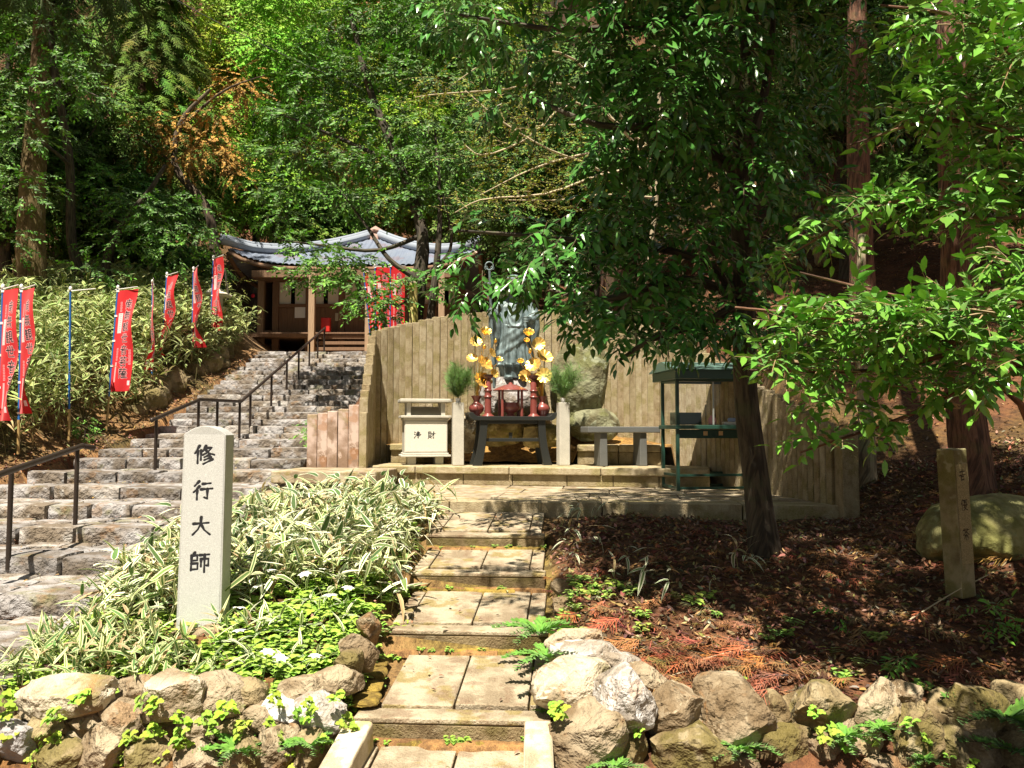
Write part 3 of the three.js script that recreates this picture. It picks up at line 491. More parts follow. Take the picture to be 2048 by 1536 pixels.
// ================= brush characters =================
const gate = [[[10, 14], [90, 14]], [[34, 4], [34, 24]], [[66, 4], [66, 24]]];
const K = {
  '大': [[[15, 40], [85, 34]], [[50, 8], [48, 40], [36, 66], [12, 92]], [[50, 42], [65, 68], [92, 90]]],
  '行': [[[32, 8], [12, 30]], [[34, 32], [8, 60]], [[24, 50], [24, 95]], [[50, 20], [86, 16]], [[42, 46], [95, 41]], [[72, 44], [72, 90], [58, 84]]],
  '修': [[[26, 8], [6, 44]], [[19, 32], [19, 92]], [[34, 30], [34, 76]], [[56, 8], [42, 34]], [[52, 18], [82, 16], [66, 38], [42, 52]], [[54, 26], [70, 42], [96, 50]], [[74, 50], [50, 62]], [[80, 62], [50, 76]], [[88, 72], [46, 95]]],
  '師': [[[28, 6], [18, 20]], [[14, 20], [12, 90]], [[14, 20], [40, 18], [40, 42], [14, 44]], [[14, 58], [42, 56], [42, 84], [14, 86]], [[52, 18], [95, 14]], [[58, 36], [58, 72]], [[58, 36], [92, 34], [92, 68], [82, 66]], [[74, 16], [74, 98]]],
  '浄': [[[12, 12], [24, 22]], [[8, 38], [20, 48]], [[8, 90], [26, 62]], [[56, 6], [38, 28]], [[50, 16], [78, 14], [62, 30]], [[42, 34], [82, 32], [82, 62]], [[34, 48], [95, 46]], [[42, 62], [82, 62]], [[62, 30], [62, 92], [50, 86]]],
  '財': [[[12, 10], [12, 70]], [[12, 10], [40, 10], [40, 70]], [[12, 30], [40, 30]], [[12, 50], [40, 50]], [[12, 70], [40, 70]], [[20, 74], [4, 95]], [[32, 74], [44, 92]], [[50, 34], [95, 30]], [[76, 8], [76, 90], [64, 84]], [[74, 36], [50, 72]]],
  '南': [[[20, 16], [80, 16]], [[50, 4], [50, 32]], [[14, 34], [14, 94]], [[14, 34], [86, 34], [86, 92], [76, 90]], [[36, 40], [42, 52]], [[64, 40], [58, 52]], [[30, 56], [70, 56]], [[28, 72], [72, 72]], [[50, 56], [50, 92]]],
  '無': [[[28, 4], [12, 26]], [[24, 16], [84, 16]], [[8, 42], [92, 42]], [[14, 66], [86, 66]], [[26, 18], [26, 66]], [[42, 18], [42, 66]], [[58, 18], [58, 66]], [[74, 18], [74, 66]], [[18, 76], [8, 95]], [[36, 78], [40, 92]], [[56, 78], [60, 92]], [[76, 76], [90, 95]]],
  '観': [[[14, 8], [6, 26]], [[12, 16], [48, 16]], [[24, 16], [6, 50]], [[18, 36], [18, 92]], [[18, 38], [48, 38]], [[32, 24], [32, 90]], [[18, 54], [46, 54]], [[18, 70], [46, 70]], [[18, 88], [50, 88]], [[58, 10], [58, 62]], [[58, 10], [88, 10], [88, 62]], [[58, 28], [88, 28]], [[58, 44], [88, 44]], [[58, 62], [88, 62]], [[66, 64], [50, 95]], [[78, 64], [78, 88], [96, 88], [96, 78]]],
  '世': [[[6, 36], [94, 34]], [[26, 12], [26, 86], [88, 86]], [[50, 8], [50, 62]], [[74, 10], [74, 62]], [[50, 62], [74, 62]]],
  '音': [[[50, 4], [50, 16]], [[18, 18], [82, 18]], [[34, 24], [38, 38]], [[66, 24], [60, 38]], [[6, 44], [94, 44]], [[26, 54], [26, 94]], [[26, 54], [74, 54], [74, 94]], [[26, 72], [74, 72]], [[26, 92], [74, 92]]],
  '菩': [...gate, [[50, 26], [50, 34]], [[20, 36], [80, 36]], [[36, 40], [38, 52]], [[64, 40], [62, 52]], [[6, 56], [94, 56]], [[26, 66], [26, 94]], [[26, 66], [74, 66], [74, 94]], [[26, 92], [74, 92]]],
  '薩': [...gate, [[12, 30], [12, 96]], [[12, 30], [32, 30], [22, 48], [32, 60], [14, 68]], [[66, 26], [66, 34]], [[44, 36], [90, 36]], [[54, 40], [56, 48]], [[80, 40], [76, 48]], [[40, 52], [94, 52]], [[44, 52], [36, 94]], [[56, 58], [50, 70]], [[54, 66], [90, 66]], [[52, 80], [88, 80]], [[70, 56], [70, 96]], [[44, 96], [96, 96]]],
  '吉': [[[50, 4], [50, 20]], [[16, 22], [84, 18]], [[50, 22], [50, 46]], [[8, 52], [92, 46]], [[30, 62], [34, 92]], [[30, 62], [72, 60], [68, 90]], [[34, 88], [68, 86]]],
  '優': [[[24, 8], [6, 44]], [[18, 34], [18, 94]], [[36, 14], [92, 12]], [[50, 22], [48, 46]], [[50, 22], [80, 22], [80, 46]], [[50, 34], [78, 34]], [[36, 52], [94, 50]], [[60, 52], [40, 78]], [[52, 62], [82, 60], [62, 84], [36, 96]], [[54, 72], [74, 88], [96, 95]]],
  '茶': [...gate, [[50, 26], [10, 56]], [[50, 28], [92, 54]], [[28, 58], [74, 58]], [[50, 50], [50, 96]], [[34, 68], [22, 86]], [[66, 68], [80, 84]]],
};
function brush(c, ch, x, y, s, w) {
  c.lineCap = 'round'; c.lineJoin = 'round';
  for (const st of K[ch]) {                       // each stroke swells at its start and thins to its end
    let L = 0; const seg = []; for (let i = 1; i < st.length; i++) { const l = Math.hypot(st[i][0] - st[i - 1][0], st[i][1] - st[i - 1][1]); seg.push(l); L += l; }
    let done = 0; for (let i = 1; i < st.length; i++) { const n = Math.max(3, Math.round(seg[i - 1] / 5)); for (let k = 0; k < n; k++) { const t0 = k / n, t1 = (k + 1) / n, q = (done + t0 * seg[i - 1]) / L; c.lineWidth = w * (1.15 - 0.45 * q + 0.2 * Math.cos(q * 6.28)); c.beginPath(); c.moveTo(x + s * lerp(st[i - 1][0], st[i][0], t0) / 100, y + s * lerp(st[i - 1][1], st[i][1], t0) / 100); c.lineTo(x + s * lerp(st[i - 1][0], st[i][0], t1) / 100, y + s * lerp(st[i - 1][1], st[i][1], t1) / 100); c.stroke(); } done += seg[i - 1]; }
  }
}
function canvas(w, h, draw) { const e = document.createElement('canvas'); e.width = w; e.height = h; const c = e.getContext('2d'); draw(c, w, h); const t = new THREE.CanvasTexture(e); t.magFilter = THREE.LinearFilter; return t; }
const speckle = (c, w, h, base, amp, size, seed) => { const r = rng(seed); for (let y = 0; y < h; y += size) for (let x = 0; x < w; x += size) { const k = (r() - 0.5) * amp * (r() < 0.12 ? 2.6 : 1); c.fillStyle = `rgb(${base.map((b) => Math.round(clamp(b + k, 0, 255))).join(',')})`; c.fillRect(x, y, size, size); } };

// ================= inscribed granite pillar =================
{
  const d = 5.25, base = px(397, 1262, d), W = 0.272, H = 1.33, D = 0.2;
  const t = thing('stone_pillar', 'light grey granite pillar with four black brush characters and rounded top', 'stone pillar', V(base.x, base.y - 0.02, base.z), 0.09);
  t.rotation.z = -0.012;
  const sh = new THREE.Shape(); const w = W / 2, e = 0.055; sh.moveTo(-w, 0); sh.lineTo(w, 0); sh.lineTo(w * 0.95, H - e); sh.quadraticCurveTo(w * 0.5, H, 0, H); sh.quadraticCurveTo(-w * 0.5, H, -w * 0.95, H - e); sh.closePath();
  part(t, 'shaft', boxUV(new THREE.ExtrudeGeometry(sh, { depth: D, bevelEnabled: true, bevelThickness: 0.004, bevelSize: 0.004, bevelSegments: 2, curveSegments: 16 }).translate(0, 0, -D)), M.granite);
  const TW = 320, TH = Math.round(TW * 1.26 / 0.25), chars = '修行大師', cs = 172;
  const drawChars = (c, color, lw) => { c.strokeStyle = color; [...chars].forEach((k, i) => brush(c, k, 76 - i * 4, 84 + i * 294, cs, lw)); };
  const map = canvas(TW, TH, (c) => { speckle(c, TW, TH, [188, 190, 188], 46, 2, 4); drawChars(c, 'rgb(24,24,30)', 18); }); map.colorSpace = THREE.SRGBColorSpace;
  const bump = canvas(TW, TH, (c) => { speckle(c, TW, TH, [225, 225, 225], 26, 2, 5); drawChars(c, 'rgb(40,40,40)', 20); });
  const face = new THREE.PlaneGeometry(0.25, 1.26).translate(0, 0.65, 0.0065);
  part(t, 'inscription', face, std([1, 1, 1], { map, bumpMap: bump, bumpScale: 0.008, roughness: 0.85 }));
  part(t, 'plinth', rockGeo(0.4, 0.16, 0.34, 41, { detail: 2 }).translate(0, 0.0, -D / 2), M.field);
}
// ================= small inscribed post in the shade =================
{
  const b = px(1921, 1178, 5.7), t = thing('stone_post', 'short weathered stone post with worn carved characters beside the mossy boulder', 'stone post', V(b.x, b.y - 0.05, b.z), 0.42); t.rotation.z = 0.05;
  part(t, 'shaft', rbox(0.14, 1.03, 0.14, 0.012, 0, 0.515, 0), std([0.3, 0.285, 0.2], { map: T.mossy, bumpMap: T.bRough, bumpScale: 0.012 }));
  const tw = 160, th = 760, map = canvas(tw, th, (c) => { speckle(c, tw, th, [172, 164, 128], 60, 3, 9); c.strokeStyle = 'rgb(58,50,34)'; ['吉', '優', '茶'].forEach((k, i) => brush(c, k, 36, 40 + i * 225, 92, 7)); }); map.colorSpace = THREE.SRGBColorSpace;
  const bm = canvas(tw, th, (c) => { speckle(c, tw, th, [210, 210, 210], 50, 3, 10); c.strokeStyle = 'rgb(60,60,60)'; ['吉', '優', '茶'].forEach((k, i) => brush(c, k, 36, 40 + i * 225, 92, 8)); });
  part(t, 'inscription', new THREE.PlaneGeometry(0.122, 0.69).translate(0, 0.58, 0.0725), std([0.62, 0.59, 0.5], { map, bumpMap: bm, bumpScale: 0.006 }));
}
{ const b = single('boulder', rockGeo(1.35, 0.75, 0.9, 61, { detail: 4, p: 2.4, rough: 0.1, cuts: 3, crease: 1.2 }), M.boulder, 'large rounded dark mossy boulder behind the short stone post', 'boulder'); b.position.copy(px(1990, 1082, 6.5)); b.rotation.y = 0.4; }

// ================= altar furniture =================
const onP = (u, v, d) => px(u, v, d);
const AN = 0.21;   // the altar faces a little west of the camera
{ // offering box
  const p = pxY(847, 929, PY), t = thing('offering_box', 'white granite offering box with two black characters and open lid on posts', 'offering box', V(p.x, PY + 0.002, p.z - 0.12), AN), g = M.graniteWarm;
  for (const s of [-1, 1]) part(t, 'foot', rbox(0.12, 0.11, 0.36, 0.008, s * 0.2, 0.055, 0), g);
  part(t, 'base_plate', rbox(0.72, 0.03, 0.52, 0.008, 0, 0.126, 0), g); part(t, 'base_moulding', rbox(0.66, 0.026, 0.47, 0.008, 0, 0.155, 0), g);
  part(t, 'body', rbox(0.625, 0.47, 0.43, 0.008, 0, 0.404, 0), g);
  part(t, 'collar', rbox(0.655, 0.034, 0.46, 0.006, 0, 0.657, 0), g);
  part(t, 'shelf', rbox(0.73, 0.036, 0.52, 0.008, 0, 0.693, 0), g);
  for (const x of [-0.25, 0.25]) for (const z of [-0.17, 0.17]) part(t, 'lid_post', rbox(0.06, 0.19, 0.06, 0.006, x, 0.806, z), g);
  const hop = new THREE.BufferGeometry().setFromPoints([V(-0.22, 0.712, 0.14), V(0.22, 0.712, 0.14), V(0.22, 0.83, -0.16), V(-0.22, 0.712, 0.14), V(0.22, 0.83, -0.16), V(-0.22, 0.83, -0.16)]); hop.computeVertexNormals(); part(t, 'coin_slope', merge([boxUV(hop), box(0.44, 0.14, 0.02, 0, 0.78, -0.165)]), g);
  part(t, 'lid', rbox(0.76, 0.05, 0.54, 0.012, 0, 0.927, 0), g);
  const tw = 400, th = 288, ink = (c, col, lw) => { c.strokeStyle = col; brush(c, '浄', 82, 92, 72, lw); brush(c, '財', 216, 92, 76, lw); };
  const map = canvas(tw, th, (c) => { speckle(c, tw, th, [205, 202, 190], 30, 2, 14); ink(c, 'rgb(22,22,22)', 8); }); map.colorSpace = THREE.SRGBColorSpace;
  part(t, 'inscription', new THREE.PlaneGeometry(0.6, 0.432).translate(0, 0.404, 0.2185), std([1, 1, 0.98], { map, bumpMap: T.bFine, bumpScale: 0.001, roughness: 0.8 }));
}
const needles = (() => { const A = new Acc(); for (let i = 0; i < 60; i++) { const t = R(), o = V(0, 0, 0.16 * t), a = R() * 6.28, e = o.clone().add(V(Math.cos(a) * 0.06, Math.sin(a) * 0.06, rr(0.03, 0.08))); addStrip(A, [o, e], 0.004, jit([0.12, 0.24, 0.05], 0.6)); } addStrip(A, [V(0, 0, 0), V(0, 0, 0.18)], 0.008, [0.12, 0.08, 0.04]); return A.build(); })();
for (const [u, lab] of [[915, 'beside the offering box'], [1127, 'beside the bench']]) { // flower posts
  const p = pxY(u, 931, PY), t = thing('flower_post', 'square stone post holding a pine bunch ' + lab, 'stone post', V(p.x, PY + 0.002, p.z - 0.06), AN + (u > 1000 ? 0.05 : 0), 'flower posts by the altar table');
  part(t, 'shaft', rbox(0.155, 0.89, 0.155, 0.01, 0, 0.445, 0), M.graniteWarm); part(t, 'cup', lathe([[0, 0.89], [0.035, 0.89], [0.03, 0.92], [0.042, 0.95], [0.036, 0.955], [0, 0.93]]), M.white);
  const b = thing('pine_bouquet', 'bunch of green pine sprigs on the stone post ' + lab, 'bouquet', V(t.position.x, PY + 0.955, t.position.z), 0, 'pine bunches on the posts'); const list = [];
  for (let i = 0; i < 95; i++) { const d = V(rr(-0.6, 0.6) + (u < 1000 ? 0.14 : 0.1), rr(0.5, 1.2), rr(-0.5, 0.5)), q = R() * 0.34; list.push([place(d.clone().normalize().multiplyScalar(q), d.clone().add(V(rr(-0.5, 0.5), rr(-0.2, 0.4), rr(-0.5, 0.5))), V(0, 1, 0.3), rr(0.75, 1.25)), [1, 1, 1]]); }
  instanced(b, 'needles', needles, LM.soft, list); part(b, 'stem', tube([V(0, -0.02, 0), V(0.01, 0.1, 0)], [0.012, 0.006]), M.twig);
}
{ // altar table
  const a = pxY(1021, 931, PY), t = thing('altar_table', 'low black altar table with upturned ends and splayed legs', 'table', V(a.x, PY + 0.002, a.z - 0.16), AN), m = M.blackLac;
  const sh = new THREE.Shape(); sh.moveTo(-0.56, 0.64); sh.lineTo(0.56, 0.64); sh.lineTo(0.61, 0.67); sh.lineTo(0.635, 0.745); sh.lineTo(0.58, 0.74); sh.quadraticCurveTo(0.55, 0.69, 0.5, 0.688); sh.lineTo(-0.5, 0.688); sh.quadraticCurveTo(-0.55, 0.69, -0.58, 0.74); sh.lineTo(-0.635, 0.745); sh.lineTo(-0.61, 0.67); sh.closePath();
  part(t, 'table_top', boxUV(new THREE.ExtrudeGeometry(sh, { depth: 0.42, bevelEnabled: true, bevelSize: 0.006, bevelThickness: 0.006, bevelSegments: 2 }).translate(0, 0, -0.21)), m);
  part(t, 'apron', rbox(0.86, 0.05, 0.3, 0.006, 0, 0.612, 0), m);
  for (const s of [-1, 1]) for (const z of [-0.15, 0.15]) part(t, 'leg', (() => { const l = new THREE.Shape(); l.moveTo(s * 0.37, 0.63); l.lineTo(s * 0.47, 0.63); l.quadraticCurveTo(s * 0.47, 0.3, s * 0.57, 0); l.lineTo(s * 0.45, 0); l.quadraticCurveTo(s * 0.38, 0.3, s * 0.37, 0.63); return boxUV(new THREE.ExtrudeGeometry(l, { depth: 0.06, bevelEnabled: true, bevelSize: 0.004, bevelThickness: 0.004, bevelSegments: 1 }).translate(0, 0, z - 0.03)); })(), m);
  part(t, 'stretcher', rbox(0.84, 0.05, 0.04, 0.006, 0, 0.36, 0.1), m); part(t, 'bracket', rbox(0.05, 0.08, 0.04, 0.006, -0.02, 0.425, 0.1), m);
  const T0 = t.position, topY = PY + 0.692, at = (x, z) => V(T0.x + x * Math.cos(AN) + z * Math.sin(AN), topY, T0.z - x * Math.sin(AN) + z * Math.cos(AN));
  // incense burner under a little roof
  const b = thing('incense_burner', 'red bronze incense burner under a small round roof on posts', 'incense burner', at(0, 0), AN);
  part(b, 'bowl', lathe([[0, 0.012], [0.07, 0], [0.085, 0.004], [0.06, 0.03], [0.045, 0.05], [0.09, 0.07], [0.135, 0.11], [0.14, 0.15], [0.12, 0.19], [0.128, 0.205], [0.115, 0.205], [0.1, 0.18], [0, 0.17]]), M.redBronze);
  for (let i = 0; i < 4; i++) { const q = Math.PI / 4 + i * Math.PI / 2; part(b, 'roof_post', cyl(0.018, 0.022, 0.4, Math.cos(q) * 0.2, 0, Math.sin(q) * 0.16, 10), M.redBronze); }
  part(b, 'roof', lathe([[0, 0.5], [0.025, 0.49], [0.03, 0.47], [0.1, 0.455], [0.2, 0.415], [0.255, 0.385], [0.258, 0.372], [0.2, 0.38], [0, 0.4]]), M.redBronze);
  for (const s of [-1, 1]) {
    const lab = s < 0 ? 'nearer the offering box' : 'nearer the bench';
    const c = thing('candlestick', 'tall red bronze candlestick with dark cup on the altar table ' + lab, 'candlestick', at(s * 0.335, 0.03), AN, 'candlesticks on the altar');
    part(c, 'stem', lathe([[0, 0], [0.085, 0], [0.09, 0.012], [0.06, 0.03], [0.05, 0.05], [0.048, 0.27], [0.062, 0.28], [0.062, 0.29], [0.048, 0.3], [0.047, 0.36], [0.06, 0.37], [0.06, 0.38], [0.047, 0.39], [0.045, 0.5], [0.02, 0.53], [0.03, 0.545], [0, 0.55]]), M.redBronze);
    part(c, 'cup', lathe([[0.02, 0.53], [0.07, 0.56], [0.075, 0.6], [0.066, 0.602], [0.06, 0.57], [0, 0.555]]), M.darkBronze);
    const v = thing('flower_vase', 'squat red bronze vase with flared lip on the altar table ' + lab, 'vase', at(s * 0.49, -0.05), AN, 'vases on the altar');
    part(v, 'body', lathe([[0, 0], [0.06, 0], [0.065, 0.015], [0.05, 0.03], [0.1, 0.08], [0.112, 0.13], [0.09, 0.17], [0.045, 0.2], [0.042, 0.23], [0.08, 0.3], [0.075, 0.3], [0.036, 0.24], [0, 0.23]]), s < 0 ? M.redBronze : M.redBronze);
    // gilt lotus: stalks, round leaves, flowers and buds
    const l = thing('gilt_lotus', 'gilded metal lotus leaves and flowers rising from the vase ' + lab, 'metal lotus', at(s * 0.49, -0.05).add(V(0, 0.22, 0)), AN, 'gilt lotus in the vases');
    const petal = (r, n, cup) => { const A = []; for (let i = 0; i < n; i++) { const q = i / n * 6.283, pl = new THREE.SphereGeometry(r * 0.55, 6, 5).scale(0.62, 0.14, 1).translate(0, 0, r * 0.5).rotateX(-cup).rotateY(q); A.push(pl); } for (let i = 0; i < n - 2; i++) A.push(new THREE.SphereGeometry(r * 0.42, 6, 5).scale(0.6, 0.16, 1).translate(0, r * 0.05, r * 0.3).rotateX(-cup - 0.5).rotateY(i / (n - 2) * 6.283 + 0.3)); return merge(A); };
    const pad = (r) => { const pos = [0, 0, 0], idx = [], N = 40; for (let i = 0; i <= N; i++) { const q = i / N * 6.283, k = r * (1 + 0.05 * Math.sin(q * 10)); pos.push(Math.cos(q) * k * 0.5, 0.1 * r + 0.05 * r * Math.cos(q * 20), Math.sin(q) * k * 0.5, Math.cos(q) * k, 0.28 * r + 0.07 * r * Math.cos(q * 10), Math.sin(q) * k); } for (let i = 0; i < N; i++) { const a = 1 + i * 2; idx.push(0, a + 2, a, a, a + 2, a + 1, a + 1, a + 2, a + 3); } const g = new THREE.BufferGeometry(); g.setAttribute('position', new THREE.Float32BufferAttribute(pos, 3)); g.setIndex(idx); g.computeVertexNormals(); return g; };
    const O = l.position, items = s < 0 ? [['flower', 970, 669, 0.085, 0.2], ['leaf', 952, 684, 0.07, 0.2], ['leaf', 944, 718, 0.065, 0.3], ['bud', 969, 694, 0.03, 0], ['leaf', 968, 728, 0.1, 0.9], ['leaf', 983, 706, 0.055, 1.4], ['flower', 997, 722, 0.055, 0.3], ['leaf', 965, 762, 0.105, 0.5], ['leaf', 988, 747, 0.05, 0.8], ['bud', 991, 682, 0.03, 0]]
      : [['flower', 1057, 671, 0.085, 0.2], ['leaf', 1077, 688, 0.075, 0.3], ['bud', 1060, 702, 0.035, 0], ['leaf', 1088, 714, 0.095, 0.35], ['flower', 1041, 726, 0.055, 0.3], ['leaf', 1067, 731, 0.09, 1.0], ['leaf', 1088, 752, 0.09, 0.5], ['leaf', 1050, 752, 0.07, 0.6], ['leaf', 1075, 762, 0.09, 1.2], ['flower', 1053, 684, 0.05, 0.2]];
    for (const [kind, u, v2, r, tilt] of items) {
      const w = px(u, v2, -O.z + rr(-0.12, 0.08)).sub(O).applyAxisAngle(V(0, 1, 0), -AN);
      const o = part(l, kind === 'leaf' ? 'lotus_leaf' : kind === 'bud' ? 'lotus_bud' : 'lotus_flower', kind === 'leaf' ? pad(r * 1.3) : kind === 'bud' ? new THREE.SphereGeometry(r, 10, 8).scale(0.8, 1.4, 0.8) : petal(r * 1.35, 9, 0.75), kind === 'leaf' ? M.goldLeaf : M.gold);
      o.position.copy(w); o.rotation.set(1.0 + rr(-0.2, 0.35), 0, (w.x < 0 ? 1 : -1) * tilt * 0.5); if (kind !== 'leaf') o.rotation.x = 0.8;
      part(l, 'stalk', tube(curve([V(0, -0.05, 0), V(w.x * 0.3, w.y * 0.5, w.z * 0.4), w.clone().add(V(0, -0.01, -0.01))], 8), 0.007, 5), M.gold);
    }
  }
}
{ // bench
  const p = pxY(1245, 933, PY), t = thing('stone_bench', 'dark grey stone bench with two slab legs on the altar step', 'bench', V(p.x, PY + 0.002, p.z - 0.2), AN);
  part(t, 'seat', rbox(1.06, 0.085, 0.36, 0.012, 0, 0.505, 0), M.bench); for (const s of [-1, 1]) part(t, 'leg', (() => { const g = rbox(0.1, 0.46, 0.28, 0.008, 0, 0.23, 0); const q = g.attributes.position; for (let i = 0; i < q.count; i++) q.setX(i, q.getX(i) * (1.12 - 0.3 * q.getY(i)) + s * 0.29); return g; })(), M.bench);
}
{ // candle and incense cabinet
  const b = px(1418, 981, 10.1), t = thing('candle_cabinet', 'dark green metal candle cabinet with glass sides and teal roof', 'cabinet', V(b.x, TY + 0.004, b.z - 0.28), 0.14), m = M.green, w = 0.44, dp = 0.28;
  for (const x of [-w, w]) for (const z of [-dp, dp]) part(t, 'post', rbox(0.04, 1.5, 0.04, 0.004, x, 0.75, z), m);
  for (const y of [0.03, 0.19]) { part(t, 'rail', box(2 * w - 0.04, 0.03, 0.03, 0, y, dp), m); part(t, 'rail', box(2 * w - 0.04, 0.03, 0.03, 0, y, -dp), m); for (const x of [-w, w]) part(t, 'rail', box(0.03, 0.03, 2 * dp - 0.04, x, y, 0), m); }
  part(t, 'shelf', rbox(0.96, 0.05, 0.66, 0.006, 0, 0.79, 0), m); part(t, 'drawer_panel', rbox(0.82, 0.11, 0.03, 0.005, 0, 0.705, dp - 0.03), m);
  part(t, 'tray_back', box(0.42, 0.16, 0.02, -0.19, 0.9, -0.1), m);
  for (const y of [1.38]) { part(t, 'rail', box(2 * w - 0.04, 0.035, 0.03, 0, y, dp), m); part(t, 'rail', box(2 * w - 0.04, 0.035, 0.03, 0, y, -dp), m); for (const x of [-w, w]) part(t, 'rail', box(0.03, 0.035, 2 * dp - 0.04, x, y, 0), m); }
  part(t, 'mullion', box(0.018, 0.54, 0.018, 0.03, 1.09, dp), std([0.4, 0.42, 0.4], { roughness: 0.4, metalness: 0.5 }));
  for (const s of [-1, 1]) part(t, 'pane', new THREE.PlaneGeometry(0.4, 0.53).translate(s * 0.21 + 0.005, 1.09, dp - 0.012), M.glass);
  for (const x of [-w, w]) part(t, 'pane', new THREE.PlaneGeometry(0.5, 0.53).rotateY(Math.PI / 2).translate(x, 1.09, 0), M.glass);
  for (const x of [-0.07, 0.13]) part(t, 'gilt_mark', rbox(0.055, 0.055, 0.008, 0.003, x, 0.712, dp - 0.011), std([0.7, 0.45, 0.22], { roughness: 0.5, metalness: 0.4 }));
  part(t, 'handle', new THREE.TorusGeometry(0.035, 0.01, 6, 14, Math.PI).rotateZ(Math.PI).translate(0.03, 0.7, dp - 0.008), m);
  const sh = new THREE.Shape(); sh.moveTo(-0.5, 0); sh.lineTo(0.5, 0); sh.lineTo(0.06, 0.12); sh.lineTo(-0.06, 0.12); sh.closePath();
  const roof = part(t, 'roof', boxUV(new THREE.ExtrudeGeometry(sh, { depth: 1.12, bevelEnabled: false }).translate(0, 0, -0.56).rotateY(Math.PI / 2)), M.roofTeal); roof.position.y = 1.5;
  part(t, 'eave', box(1.04, 0.11, 0.9, 0, 1.442, 0), m); part(t, 'pane', new THREE.PlaneGeometry(0.82, 0.53).translate(0, 1.09, -dp + 0.012), M.glass);
  const put = (name, geo, mm, x, z, label, cat) => { const o = single(name, geo, mm, label, cat); o.position.copy(V(x, 0.818, z).applyAxisAngle(V(0, 1, 0), 0.14).add(t.position)); };
  put('incense_bottle', lathe([[0, 0], [0.045, 0], [0.05, 0.02], [0.05, 0.08], [0.03, 0.1], [0.03, 0.12], [0, 0.12]]), std([0.7, 0.32, 0.34]), 0.09, 0.1, 'small pink and white jar inside the green cabinet', 'jar');
  put('white_tray', rbox(0.19, 0.04, 0.12, 0.008, 0, 0.02, 0), M.white, 0.33, 0.1, 'flat white box on the cabinet shelf', 'box');
  put('blue_packet', rbox(0.1, 0.05, 0.07, 0.02, 0, 0.066, 0, 3), std([0.3, 0.42, 0.75]), 0.35, 0.1, 'small blue packet lying on the flat white box', 'packet');
}

